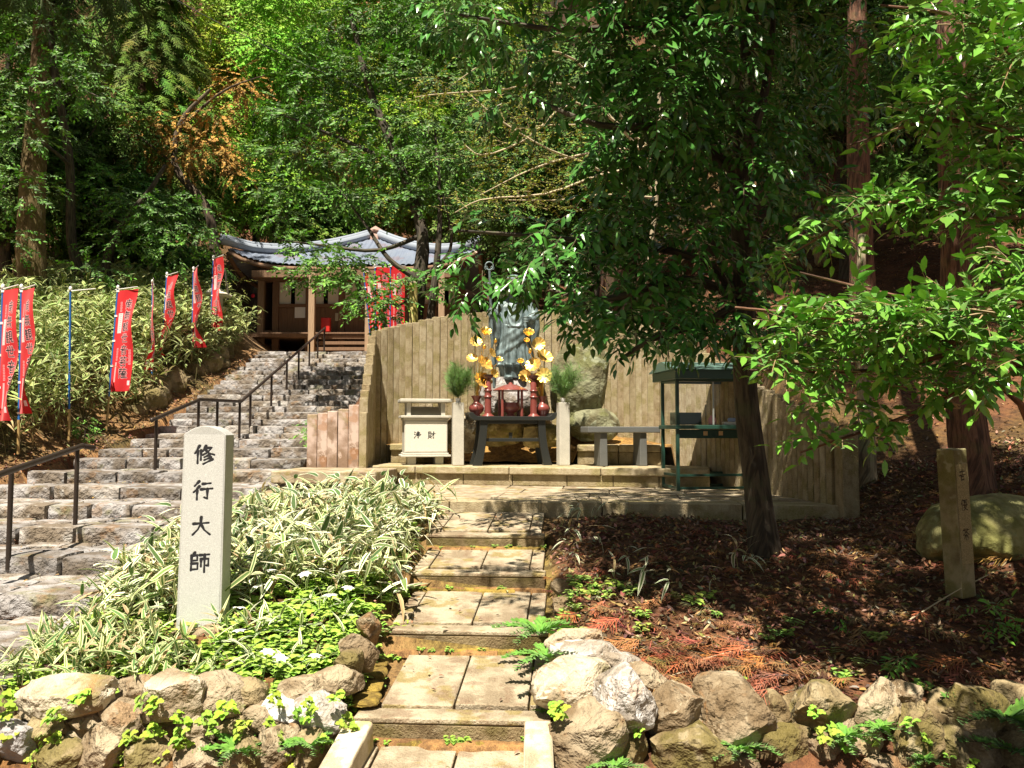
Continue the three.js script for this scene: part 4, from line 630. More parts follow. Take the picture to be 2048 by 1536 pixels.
// ================= bronze statue on its rock =================
{
  const d = 12.35, foot = px(1028, 756, d), t = thing('pilgrim_statue', 'green bronze standing monk statue in draped robe holding a tall staff', 'statue', foot, 0.12);
  // robe: one continuous loft, pleats and wrapped folds pressed into it
  const N = 96, Lv = 110, Hh = 1.3, pos = [], uv = [], idx = [];
  const rx = [[0, 0.25], [0.1, 0.27], [0.17, 0.29], [0.19, 0.3], [0.35, 0.27], [0.55, 0.25], [0.75, 0.255], [0.95, 0.27], [1.08, 0.27], [1.17, 0.22], [1.23, 0.12], [1.3, 0.085]];
  const rz = [[0, 0.17], [0.17, 0.2], [0.19, 0.21], [0.55, 0.19], [0.75, 0.2], [0.95, 0.19], [1.08, 0.17], [1.17, 0.13], [1.23, 0.09], [1.3, 0.085]];
  for (let j = 0; j <= Lv; j++) { const y = Hh * j / Lv; for (let i = 0; i <= N; i++) {
    const a = i / N * Math.PI * 2, sx = Math.sin(a), cz = Math.cos(a), front = Math.max(0, cz); let k = 1;
    if (y < 0.17) k *= 0.8 + 0.05 * Math.sin(a * 8 + 1);                                                            // inner skirt
    else if (y < 0.62) k *= 1 + (0.12 * Math.sin(a * 13 + 2 * vn(y * 3, a, 1)) + 0.04 * Math.sin(a * 29 + y * 4)) * (1 - ss(0.35, 0.62, y)) + (y < 0.21 ? 0.06 * Math.sin(a * 13) : 0);
    const sash = y - (0.47 + 0.17 * sx); k *= 1 + front * (0.1 * ss(-0.02, 0.01, sash) * (1 - ss(0.2, 0.34, sash)) + 0.028 * Math.sin(sash * 46 + 3 * vn(sx * 3, y * 5, 4)) * ss(0, 0.06, sash) * (1 - ss(0.24, 0.32, sash)));   // diagonal wrap
    if (y > 0.76 && y < 1.12) { const q = y - 0.86 + 0.0, u = sx * 1.9; k *= 1 + front * (Math.abs(sx) < 0.55 ? 0.03 * Math.sin((q - 0.22 * u * u) * 52 + 2 * vn(sx * 4, y * 6, 2)) + 0.05 * (1 - ss(0.4, 0.55, Math.abs(sx))) : 0); }
    if (y > 0.8) k *= 1 - front * 0.1 * Math.exp(-Math.pow((Math.abs(sx) - 0.5) / 0.08, 2));
    pos.push(sx * table(rx, y) * k, y, cz * table(rz, y) * k); uv.push(i / N * 1.6, y);
  } }
  for (let j = 0; j < Lv; j++) for (let i = 0; i < N; i++) { const a = j * (N + 1) + i; idx.push(a, a + 1, a + N + 1, a + 1, a + N + 2, a + N + 1); }
  const g = new THREE.BufferGeometry(); g.setAttribute('position', new THREE.Float32BufferAttribute(pos, 3)); g.setAttribute('uv', new THREE.Float32BufferAttribute(uv, 2)); g.setIndex(idx); g.computeVertexNormals();
  const limb = (pts, r, z = 1) => tube(curve(pts, 16), r, 18, 0.25, 3);
  const sl = (a) => a; const rad = (list, n = 17) => Array.from({ length: n }, (_, i) => table(list, i / (n - 1)));
  // sleeves with hanging cuffs; right hand raised on the staff, left hand at the chest holding beads
  const sleeveR = limb([V(-0.2, 1.12, 0.02), V(-0.31, 0.98, 0.08), V(-0.35, 0.95, 0.17)], rad([[0, 0.1], [0.5, 0.1], [1, 0.07]])), hangR = limb([V(-0.3, 1.0, 0.08), V(-0.3, 0.8, 0.06), V(-0.27, 0.52, 0.03)], rad([[0, 0.09], [0.5, 0.1], [0.9, 0.085], [1, 0.05]]));
  const sleeveL = limb([V(0.2, 1.12, 0.02), V(0.29, 0.95, 0.08), V(0.2, 0.86, 0.2)], rad([[0, 0.1], [0.5, 0.1], [1, 0.075]])), hangL = limb([V(0.27, 0.95, 0.08), V(0.29, 0.75, 0.09), V(0.27, 0.5, 0.07)], rad([[0, 0.1], [0.5, 0.1], [0.9, 0.08], [1, 0.05]]));
  const fingers = (c, sx) => { const A = [new THREE.SphereGeometry(0.045, 12, 10).scale(0.8, 1.05, 1).translate(c.x + sx * 0.03, c.y, c.z - 0.01)]; for (let i = 0; i < 4; i++) { const y = c.y + 0.036 - i * 0.024; A.push(tube(curve([V(c.x + sx * 0.045, y, c.z + 0.0), V(c.x + sx * 0.02, y, c.z + 0.045), V(c.x - sx * 0.03, y - 0.002, c.z + 0.042), V(c.x - sx * 0.045, y - 0.004, c.z + 0.0)], 8), Array(9).fill(0).map((_, k) => 0.0125 - 0.0003 * k - (i === 3 ? 0.0015 : 0)), 7)); } A.push(tube(curve([V(c.x + sx * 0.04, c.y + 0.03, c.z + 0.02), V(c.x + sx * 0.01, c.y + 0.055, c.z + 0.03), V(c.x - sx * 0.03, c.y + 0.05, c.z + 0.025)], 6), 0.013, 7)); return merge(A); };
  // head, ears, brow, nose and mouth under a broad pilgrim's hat
  const head = new THREE.SphereGeometry(0.105, 40, 32); { const q = head.attributes.position; for (let i = 0; i < q.count; i++) { let x = q.getX(i), y = q.getY(i) * 1.22, z = q.getZ(i) * 1.08; const f = Math.max(0, z / 0.11); z += f * (0.028 * Math.exp(-((x / 0.014) ** 2)) * Math.exp(-(((y + 0.012) / 0.03) ** 2)) - 0.012 * Math.exp(-(((Math.abs(x) - 0.036) / 0.018) ** 2)) * Math.exp(-(((y - 0.008) / 0.014) ** 2)) + 0.007 * Math.exp(-((x / 0.03) ** 2)) * Math.exp(-(((y + 0.058) / 0.008) ** 2)) - 0.004 * Math.exp(-((x / 0.03) ** 2)) * Math.exp(-(((y + 0.066) / 0.004) ** 2))); x *= 1 - 0.18 * ss(-0.02, -0.13, y); q.setXYZ(i, x, y, z); } head.computeVertexNormals(); head.translate(0, 1.4, 0.03); }
  const ears = [-1, 1].map((s) => new THREE.SphereGeometry(0.03, 10, 8).scale(0.35, 1.3, 0.7).translate(s * 0.105, 1.385, 0.02));
  part(t, 'body', merge([g, sleeveR, hangR, sleeveL, hangL, fingers(V(-0.375, 0.985, 0.2), 1), fingers(V(0.15, 0.87, 0.24), 1), head, ...ears, ...[-1, 1].map((s) => new THREE.SphereGeometry(0.09, 14, 10).scale(0.8, 0.45, 1.5).translate(s * 0.1, 0.0, 0.12))]), M.statue);
  part(t, 'hat', lathe([[0, 1.6], [0.06, 1.595], [0.2, 1.53], [0.3, 1.46], [0.305, 1.45], [0.2, 1.51], [0, 1.575]], 40), M.statue);
  part(t, 'staff', tube([V(-0.33, -0.16, 0.21), V(-0.375, 0.985, 0.205), V(-0.4, 1.62, 0.2)], [0.02, 0.02, 0.018], 10), M.statue);
  part(t, 'staff_ring', merge([new THREE.TorusGeometry(0.06, 0.01, 8, 24).translate(-0.402, 1.69, 0.2), new THREE.TorusGeometry(0.025, 0.005, 6, 14).translate(-0.45, 1.66, 0.2), new THREE.TorusGeometry(0.025, 0.005, 6, 14).translate(-0.355, 1.66, 0.2)]), M.statue);
  const beads = []; for (let i = 0; i < 22; i++) { const q = i / 21; beads.push(new THREE.SphereGeometry(0.016, 8, 6).translate(0.3 + 0.02 * Math.sin(q * 3.1), 0.95 - q * 0.36, 0.2 - 0.05 * q)); } part(t, 'prayer_beads', merge(beads), M.statue);
  const rock = (name, u, v, w, h, dp, dd, m, seed, label, o) => { const s = single(name, rockGeo(w, h, dp, seed, { detail: 4, p: 2.8, rough: 0.16, cuts: 9, freq: 1.5, crease: 0.4, ...o }), m, label, 'rock'); s.position.copy(px(u, v, dd)); s.rotation.y = rr(-0.3, 0.3); return s; };
  rock('garden_rock', 1020, 800, 0.95, 0.72, 0.7, 12.4, M.stair, 301, 'rough grey rock under the statue as its base');
  rock('garden_rock', 1152, 778, 0.86, 1.4, 0.6, 12.3, M.garden, 302, 'tall greenish rock leaning behind the flower post beside the statue', { cuts: 14, rough: 0.2 }).rotation.z = -0.18;
  rock('garden_rock', 1185, 850, 0.8, 0.5, 0.5, 12.1, M.garden, 303, 'low mossy rock at the foot of the tall greenish rock');
  rock('garden_rock', 1000, 858, 0.95, 0.5, 0.5, 11.95, M.gardenYellow, 304, 'rounded yellowish boulder behind the altar table below the statue');
  rock('garden_rock', 1090, 872, 0.75, 0.36, 0.4, 11.85, M.gardenYellow, 305, 'flat yellowish boulder behind the altar table leg near the bench');
  rock('garden_rock', 925, 868, 0.5, 0.55, 0.4, 12.05, M.fieldPale, 306, 'pale upright rock between the flower post and the altar table');
}

// ================= hall at the top of the stairs =================
{
  const hx = 3.62, hz = 3.7, cx = -4.62, cd = 26.9, y0 = 3.82, fl = 4.62, ev = 6.4, rise = 1.72;
  const t = thing('temple_hall', 'wooden temple hall with grey tiled pyramid roof at the head of the stairs', 'temple hall', V(cx, 0, -cd)), m = M.wood, wz = 2.6, wx = 3.0;
  part(t, 'foundation', box(wx * 2 + 0.9, 0.3, wz * 2 + 0.9, 0, y0 - 0.02, 0), M.stair);
  part(t, 'floor', box(wx * 2 + 0.5, 0.14, wz * 2 + 0.7, 0, fl - 0.05, 0), m);
  const win = structure; // walls between posts: boards below, white panels above
  const edge = [-3, -2.55, -1.55, -0.55, 0.45, 1.45, 2.25, 3], n = 7;
  for (let i = 0; i <= n; i++) part(t, 'post', box(0.18, ev - y0 + 0.1, 0.18, edge[i], (ev + y0) / 2, wz), i === 0 ? M.woodPale : m);
  for (let i = 0; i < n; i++) {
    const bay = edge[i + 1] - edge[i], x = (edge[i] + edge[i + 1]) / 2, open = i === 0;   // the end bay stands open
    part(t, 'sill_beam', box(bay - 0.18, 0.1, 0.12, x, fl + (open ? 0.06 : 0.87), wz), m);
    if (!open) {
      part(t, 'board_panel', box(bay - 0.18, 0.78, 0.05, x, fl + 0.43, wz - 0.03), m);
      for (let k = 0; k < 5; k++) part(t, 'batten', box(0.03, 0.76, 0.02, x - bay / 2 + 0.19 + k * (bay - 0.38) / 4, fl + 0.43, wz + 0.008), m);
      for (const s of [-1, 1]) part(t, 'paper_panel', box(bay / 2 - 0.13, 0.66, 0.03, x + s * bay / 4, fl + 1.26, wz - 0.04), M.plaster);
    }
    part(t, 'head_beam', box(bay - 0.18, 0.2, 0.14, x, fl + 1.7, wz), m);
  }
  for (const s of [-1, 1]) part(t, 'side_wall', box(0.1, ev - fl, wz * 2, s * wx, (ev + fl) / 2, 0), M.wood);
  part(t, 'ceiling', box(wx * 2, 0.08, wz * 2, 0, ev - 0.02, 0), M.wood); part(t, 'rear_wall', box(wx * 2, ev - fl, 0.1, 0, (ev + fl) / 2, -wz), M.wood);
  for (const x of [-2.0, 0.5, 2.6]) part(t, 'porch_post', box(0.17, ev - y0 - 0.1, 0.17, x + (x < -1 ? 0.88 : 0), (ev + y0) / 2 - 0.1, wz + 1.35), M.woodPale);
  part(t, 'porch_beam', box(wx * 2 - 0.3, 0.2, 0.14, 0, ev - 0.2, wz + 1.35), m); part(t, 'bracket_beam', box(wx * 2 + 0.4, 0.16, 0.16, 0, ev - 0.08, wz + 0.1), m);
  for (let i = 0; i < 3; i++) part(t, 'wooden_step', box(2.4, 0.09, 0.3, 0.1, y0 + 0.24 + i * 0.2, wz + 1.05 - i * 0.28), m);
  part(t, 'veranda_board', box(wx * 2 + 0.5, 0.1, 0.5, 0, fl - 0.1, wz + 0.34), m);
  // rafters under the eaves
  for (let i = 0; i < 34; i++) part(t, 'rafter', box(0.06, 0.07, 1.3, -hx + 0.25 + i * (hx * 2 - 0.5) / 33, ev + 0.02 + 0.42 * Math.abs((i - 16.5) / 16.5) ** 4, hz - 0.75), m);
  // roof: four sagging slopes of ribbed tile rows, corners lifted
  const ry = (x, z) => { const ax = Math.abs(x) / hx, az = Math.abs(z) / hz, a = Math.max(ax, az), c = Math.min(ax, az) / Math.max(a, 1e-6); return ev + 0.1 + rise * (1 - a) * (0.68 + 0.32 * (1 - a)) + 0.48 * Math.pow(c, 5) * Math.pow(a, 3); };
  for (let sd = 0; sd < 4; sd++) {
    const pos = [], uv = [], idx = [], na = 52, nsx = 280, rows = 26;
    for (let j = 0; j <= na; j++) for (let i = 0; i <= nsx; i++) { const a = Math.max(0.03, j / na), s = (i / nsx * 2 - 1) * a, x = s * hx, z = a * hz, rib = 0.05 * Math.pow(Math.abs(Math.sin(Math.PI * x / 0.17)), 0.6), st = ((j * rows / na) % 1) * 0.03; pos.push(x, ry(x, z) + rib + st, z); uv.push(x, z); }
    for (let j = 0; j < na; j++) for (let i = 0; i < nsx; i++) { const a = j * (nsx + 1) + i; idx.push(a, a + nsx + 1, a + 1, a + 1, a + nsx + 1, a + nsx + 2); }
    const g = new THREE.BufferGeometry(); g.setAttribute('position', new THREE.Float32BufferAttribute(pos, 3)); g.setAttribute('uv', new THREE.Float32BufferAttribute(uv, 2)); g.setIndex(idx); g.computeVertexNormals();
    const o = part(t, 'roof_tiles', g, M.tile, 'stuff'); o.rotation.y = sd * Math.PI / 2;
  }
  part(t, 'eave_board', merge([0, 1, 2, 3].map((k) => { const pts = []; for (let i = 0; i <= 20; i++) { const x = lerp(-hx, hx, i / 20); pts.push(V(x, ry(x, hz) - 0.1, hz - 0.02)); } return tube(pts, Array(21).fill(0.07), 6).rotateY(k * Math.PI / 2); })), M.wood);
  for (const [sx, sz] of [[-1, 1], [1, 1], [-1, -1], [1, -1]]) {
    const pts = []; for (let i = 0; i <= 16; i++) { const a = 0.05 + 1.0 * i / 16; pts.push(V(sx * hx * a, ry(sx * hx * Math.min(a, 1), sz * hz * Math.min(a, 1)) + 0.16 + 0.07 * Math.max(0, a - 0.85) * 6, sz * hz * a)); }
    const h = part(t, 'hip_ridge', tube(pts, Array(17).fill(0.13), 10), M.ridge); part(h, 'ridge_course', tube(pts.map((p) => p.clone().add(V(0, 0.12, 0))), Array(17).fill(0.065), 10), M.ridge);
  }
  const f = part(t, 'finial', lathe([[0.4, ev + rise - 0.05], [0.4, ev + rise + 0.14], [0.24, ev + rise + 0.18], [0.24, ev + rise + 0.28], [0.32, ev + rise + 0.31], [0.14, ev + rise + 0.42], [0, ev + rise + 0.5]], 4), std([0.34, 0.22, 0.18]));
  const at = (u, v, d = 24.25) => px(u, v, d);
  const notice = single('paper_notice', box(0.44, 0.33, 0.01), M.paper, 'white paper notice on the hall wall', 'notice'); notice.position.copy(at(604, 625)); const n2 = single('paper_notice', box(0.2, 0.24, 0.01), std([0.5, 0.48, 0.36]), 'small cream notice on the dark hall door', 'notice'); n2.position.copy(at(677, 634));
  const box1 = single('alarm_box', rbox(0.2, 0.2, 0.08, 0.01), std([0.02, 0.02, 0.02]), 'black fire alarm box with red lamp on the hall corner', 'alarm box'); box1.position.copy(at(507, 592, 24.2)); part(box1, 'red_disc', new THREE.SphereGeometry(0.06, 14, 10).scale(1, 1, 0.4).translate(0, 0, 0.05), std([0.7, 0.01, 0.03], { roughness: 0.3 }));
  const ex = single('extinguisher_box', rbox(0.26, 0.42, 0.2, 0.02), std([0.5, 0.02, 0.015], { roughness: 0.4 }), 'red extinguisher cabinet by the hall steps', 'cabinet'); ex.position.copy(at(652, 650, 23.6));
  const mp = thing('mossy_post', 'pale lichen covered wooden post standing behind the stone fence', 'post', V(px(826, 660, 14.6).x, 2.2, -14.6)); part(mp, 'shaft', tube([V(0, -0.4, 0), V(0.02, 0.9, 0), V(0, 2.2, 0)], [0.09, 0.085, 0.08], 12, 0.2), std([0.5, 0.46, 0.2], { map: T.mossy, bumpMap: T.bBark, bumpScale: 0.01 })); part(mp, 'cap', new THREE.SphereGeometry(0.085, 12, 8).scale(1, 0.4, 1).translate(0, 2.2, 0), M.barkPale);
}
{ // stone lantern near the hall
  const d = 20, p = px(431, 640, d), t = thing('stone_lantern', 'pale stone lantern with curved cap above the bamboo grass', 'stone lantern', V(p.x, groundY(p.x, d) - 0.05, -d)), top = px(431, 585, d).y - t.position.y;
  part(t, 'shaft', cyl(0.13, 0.16, top - 0.5, 0, 0, 0), M.graniteWarm); part(t, 'platform', cyl(0.3, 0.2, 0.12, 0, top - 0.5, 0, 6), M.graniteWarm); part(t, 'light_box', cyl(0.17, 0.17, 0.3, 0, top - 0.38, 0, 6), M.graniteWarm); part(t, 'cap', lathe([[0, top + 0.16], [0.1, top + 0.12], [0.25, top - 0.01], [0.38, top - 0.04], [0.39, top - 0.09], [0, top - 0.08]], 6), std([0.66, 0.62, 0.5]));
}

// ================= prayer banners =================
const bannerTex = (() => { const t = canvas(256, 1024, (c, w, h) => {
  c.fillStyle = 'rgb(206,8,24)'; c.fillRect(0, 0, w, h); c.fillStyle = 'rgba(235,120,125,0.9)'; 
  c.fillStyle = 'rgb(236,205,208)'; c.fillRect(34, 232, 56, 204); c.fillStyle = 'rgb(40,30,40)'; c.strokeStyle = 'rgb(120,90,100)'; for (let i = 0; i < 9; i++) { c.lineWidth = 3; c.beginPath(); c.moveTo(52 + (i % 3) * 3, 250 + i * 20); c.lineTo(72, 246 + i * 20); c.stroke(); }
  c.strokeStyle = 'rgb(240,170,175)'; [...'南無観世音菩薩'].forEach((k, i) => brush(c, k, 104, 96 + i * 116, 100, 17)); c.strokeStyle = 'rgb(26,20,26)'; [...'南無観世音菩薩'].forEach((k, i) => brush(c, k, 104, 96 + i * 116, 100, 9));
  c.strokeStyle = 'rgb(240,170,175)'; for (const [x, y, n] of [[50, 120, 4], [50, 590, 5], [212, 610, 6]]) for (let i = 0; i < n; i++) { c.lineWidth = 4; c.strokeRect(x, y + i * 26, 20, 16); c.beginPath(); c.moveTo(x + 10, y + i * 26); c.lineTo(x + 10, y + i * 26 + 18); c.stroke(); }
  c.fillStyle = 'rgb(240,170,175)'; c.fillRect(44, 730, 22, 200); c.fillStyle = 'rgb(240,215,220)'; c.fillRect(206, 918, 34, 46);
}); t.colorSpace = THREE.SRGBColorSpace; return t; })();
M.banner = new THREE.MeshPhysicalMaterial({ map: bannerTex, roughness: 0.9, transmission: 0.25, thickness: 0, side: THREE.DoubleSide });
function banner(label, ut, vt, ub, vb, d, yaw, { cloth = true, wave = 0.05, twist = 0, w = 0.46, hgt = 1.76, pole = M.bluePole } = {}) {
  const top = px(ut, vt, d), bot = px(ub, vb, d), t = thing('prayer_banner', label, 'banner', bot, 0, 'red prayer banners'), P = top.clone().sub(bot), at = (y) => P.clone().multiplyScalar(y), L = P.length(), y0 = 1 - (hgt + 0.05) / L;
  const foot = Math.max(0.02, y0 - 0.06);
  part(t, 'pole', bar(at(foot), at(1.0), 0.016, 8), pole); part(t, 'stake', bar(at(-0.12), at(foot + 0.02), 0.02, 8), M.bamboo);
  part(t, 'pole_cap', lathe([[0, -0.03], [0.026, -0.03], [0.026, 0.02], [0.012, 0.04], [0, 0.045]], 10).translate(P.x, P.y, P.z), M.white);
  const dir = V(Math.cos(yaw), 0, Math.sin(yaw)); part(t, 'crossbar', bar(at(0.985).addScaledVector(dir, -0.06), at(0.985).addScaledVector(dir, w + 0.03).add(V(0, 0.01, 0)), 0.008, 6), M.white);
  if (!cloth) return;
  const g = new THREE.PlaneGeometry(w, hgt, 10, 36), q = g.attributes.position, nn = V(-Math.sin(yaw), 0, Math.cos(yaw));
  for (let i = 0; i < q.count; i++) { const s = q.getX(i) / w + 0.5, v = 0.5 - q.getY(i) / hgt, a = at(0.975 - v * hgt / L), th = twist * v, dd = dir.clone().multiplyScalar(Math.cos(th)).addScaledVector(nn, Math.sin(th)); a.addScaledVector(dd, 0.012 + s * w).addScaledVector(nn, wave * (Math.sin(s * 4 + v * 7 + d) * s * (0.3 + v) + 0.5 * Math.sin(v * 11 + s * 2 + d * 2) * s)); q.setXYZ(i, a.x, a.y, a.z); }
  g.computeVertexNormals(); part(t, 'cloth', g, M.banner);
  for (let i = 0; i < 5; i++) { const a = at(0.975 - (0.005 + i * 0.247) * hgt / L); part(t, 'loop', box(0.05, 0.03, 0.04, a.x + 0.012, a.y, a.z), M.white); }
}
banner('red prayer banner nearest the foot of the stairs, overlapping another', 6, 574, -6, 872, 10.8, 0.62, { w: 0.42 });
banner('red prayer banner standing between the overlapping one and a bare blue pole', 43, 574, 37, 872, 11.4, 0.66, { twist: 0.1, w: 0.42 });
banner('bare blue banner pole with no cloth', 141, 578, 138, 848, 12.6, 0.3, { cloth: false });
banner('red prayer banner with clear writing beside the bare blue pole', 236, 575, 214, 842, 13.9, 0.45);
banner('red prayer banner twisted edge on beyond the clearly written one', 305, 563, 304, 765, 16.1, 1.12, { wave: 0.07, twist: 0.1 });
banner('red prayer banner blown sideways behind the edge on one', 334, 548, 321, 742, 17.3, 0.72, { wave: 0.12, twist: 0.35 });
banner('red prayer banner half folded before the bamboo grass', 387, 537, 383, 735, 18, 1.0, { wave: 0.08, twist: -0.25 });
banner('red prayer banner nearest the stone lantern', 427, 514, 419, 712, 19.2, 0.75);
banner('red prayer banner leaning beside the hall door', 727, 540, 742, 690, 22.8, -0.5, { w: 0.42, hgt: 1.8, wave: 0.03 });
banner('red prayer banner with writing at the hall steps behind the fence', 750, 530, 752, 690, 22.4, -0.3, { w: 0.44, hgt: 1.95, wave: 0.03 });
banner('red prayer banner by the dark trunk at the hall steps', 781, 528, 780, 690, 22.0, -0.4, { w: 0.4, hgt: 1.9, wave: 0.03 });
{ const c = []; for (let i = 0; i <= 20; i++) { const t = i / 20, p = px(lerp(250, 760, t), lerp(-60, 190, t), 26); p.y -= 0.5 * 4 * t * (1 - t) * 0.5; c.push(p); } single('overhead_cable', tube(c, Array(21).fill(0.014), 5), std([0.04, 0.04, 0.04]), 'thin black overhead cable crossing the treetops', 'cable'); }

// ================= plants: sprigs =================
const S = {
  dark: sprig({ n: 8, L: 0.25, len: 0.122, wid: 0.047, col: [0.036, 0.15, 0.012], droop: 0.35, sag: 0.3, spread: 1.05, jitter: 0.6 }),
  cam: sprig({ n: 7, L: 0.2, len: 0.085, wid: 0.044, col: [0.105, 0.285, 0.016], droop: 0.3, spread: 1.1, twig: [0.3, 0.2, 0.09], jitter: 0.6 }),
  mid: sprig({ n: 12, L: 0.34, len: 0.095, wid: 0.042, col: [0.075, 0.215, 0.01], droop: 0.3, jitter: 0.9 }),
  far: sprig({ n: 14, L: 0.5, len: 0.12, wid: 0.06, col: [0.075, 0.17, 0.012], droop: 0.3, spread: 1.1, jitter: 0.9 }),
  bud: sprig({ n: 7, L: 0.3, len: 0.042, wid: 0.02, col: [0.26, 0.3, 0.02], droop: 0.2, twig: [0.22, 0.15, 0.07], jitter: 0.3 }),
  maple: sprig({ n: 14, L: 0.4, len: 0.06, wid: 0.05, col: [0.25, 0.165, 0.04], droop: 0.2, jitter: 0.6 }),
  con: frond({ col: [0.06, 0.12, 0.018] }),
  conDead: frond({ col: [0.36, 0.15, 0.06], sag: 0.25, wid: 0.006, len: 0.12, L: 0.3, n: 10 }), conDead2: frond({ col: [0.28, 0.13, 0.06], sag: -0.2, wid: 0.006, len: 0.09, L: 0.22, n: 8 }),
  fern: frond({ n: 12, L: 0.22, col: [0.12, 0.3, 0.03], sag: 0.7, wid: 0.022, len: 0.055 }),
};
function tree(name, label, o) {
  const t = thing(name, label, 'tree', null, 0, o.group); if (o.trunk) part(t, 'trunk', tube(curve(o.trunk, 18), Array.from({ length: 19 }, (_, i) => lerp(o.r[0], o.r[1], i / 18) * (i === 0 ? 1.25 : i === 1 ? 1.08 : 1)), 14, 0.3, label.length), o.bark ?? M.bark);
  for (const [pts, r] of o.limbs ?? []) part(t, 'limb', tube(curve(pts, 12), Array.from({ length: 13 }, (_, i) => lerp(r, r * 0.25, i / 12)), 8, 0.2, r * 99), o.bark ?? M.bark);
  for (const [geo, m, list] of o.crown ?? []) if (list.length) instanced(t, 'crown', geo, m, list);
  return t;
}
const pc = (list, rows, o = {}, dens = 1) => { for (const [u, v, ru, rv, d, rd] of rows) { const c = px(u, v, d), k = mpp(d); clump(list, c, V(ru * k, rv * k, rd ?? Math.max(0.35, Math.min(ru, rv) * k)), Math.round(dens * ru * rv / (30 * 30)), o); } };

// ---- dark glossy tree beside the terrace, its boughs hanging over the altar
{
  const list = [], rows = [[960, 40, 110, 55, 6.5], [890, 15, 50, 40, 6.8], [1050, 110, 60, 40, 6.6], [1030, 205, 70, 26, 6.4], [1180, 110, 90, 120, 6.2], [1290, 60, 110, 90, 6], [1330, 200, 100, 110, 5.8], [1250, 300, 90, 80, 6], [1400, 120, 120, 120, 6], [1450, 300, 130, 120, 6.2], [1230, 420, 80, 60, 6.3], [1120, 478, 90, 42, 6.6], [960, 515, 80, 32, 7], [1000, 440, 80, 20, 7.2], [1110, 530, 95, 45, 6.4], [1250, 560, 100, 90, 6.2], [1190, 615, 70, 45, 6.2], [1265, 660, 62, 38, 6.1], [1380, 480, 120, 120, 6.3], [1420, 620, 95, 60, 6.3], [1340, 640, 60, 45, 6.0], [1520, 450, 90, 120, 6.8], [1560, 250, 80, 150, 7], [1480, 60, 150, 80, 6.6], [1350, -110, 350, 110, 6.0], [1500, 650, 60, 50, 6.5], [1050, 560, 58, 28, 6.6], [1700, 90, 90, 130, 7.4], [1720, 230, 50, 40, 8], [1640, 400, 60, 90, 7.4], [935, 585, 40, 22, 6.9], [1600, 640, 60, 60, 6.9]];
  pc(list, rows, { droop: 0.35, s: [0.75, 1.2], fill: 0.45 }, 6.5);
  clump(list, V(1.8, 6.9, -6.7), V(2.2, 1.4, 1.4), 900, { droop: 0.4 });
  clump(list, V(3.1, 7.0, -4.9), V(1.8, 1.0, 1.6), 2000, { droop: 0.4 });
  clump(list, V(1.0, 4.9, -4.45), V(0.95, 0.35, 0.75), 480, { droop: 0.3 });
  clump(list, V(-0.5, 5.0, -4.3), V(0.5, 0.3, 0.5), 22, { droop: 0.3 });
  const tr = [px(1530, 1112, 6.6), px(1512, 960, 6.6), px(1492, 790, 6.55), px(1488, 600, 6.5), px(1480, 350, 6.5), px(1500, 60, 6.5), px(1490, -250, 6.4)];
  const L = (a, ...b) => [[tr[a], ...b.map((q) => px(...q))], 0.05];
  tree('evergreen_tree', 'dark glossy evergreen whose trunk stands before the candle cabinet', { trunk: tr, r: [0.115, 0.06], bark: M.barkDark, limbs: [L(3, [1380, 560, 6.4], [1200, 600, 6.2], [1100, 580, 6.4]), L(3, [1400, 520, 6.5], [1150, 480, 6.7], [900, 460, 7.1]), L(4, [1350, 260, 6.2], [1200, 250, 6], [1050, 190, 6.3]), L(4, [1530, 180, 6.6], [1545, 60, 6.6], [1550, -40, 6.6]), L(5, [1350, 40, 6.1], [1150, 60, 6.2], [920, 30, 6.7]), L(3, [1420, 640, 6.3], [1300, 680, 6.1], [1240, 720, 6.1])], crown: [[S.dark, LM.gloss, list]] });
}
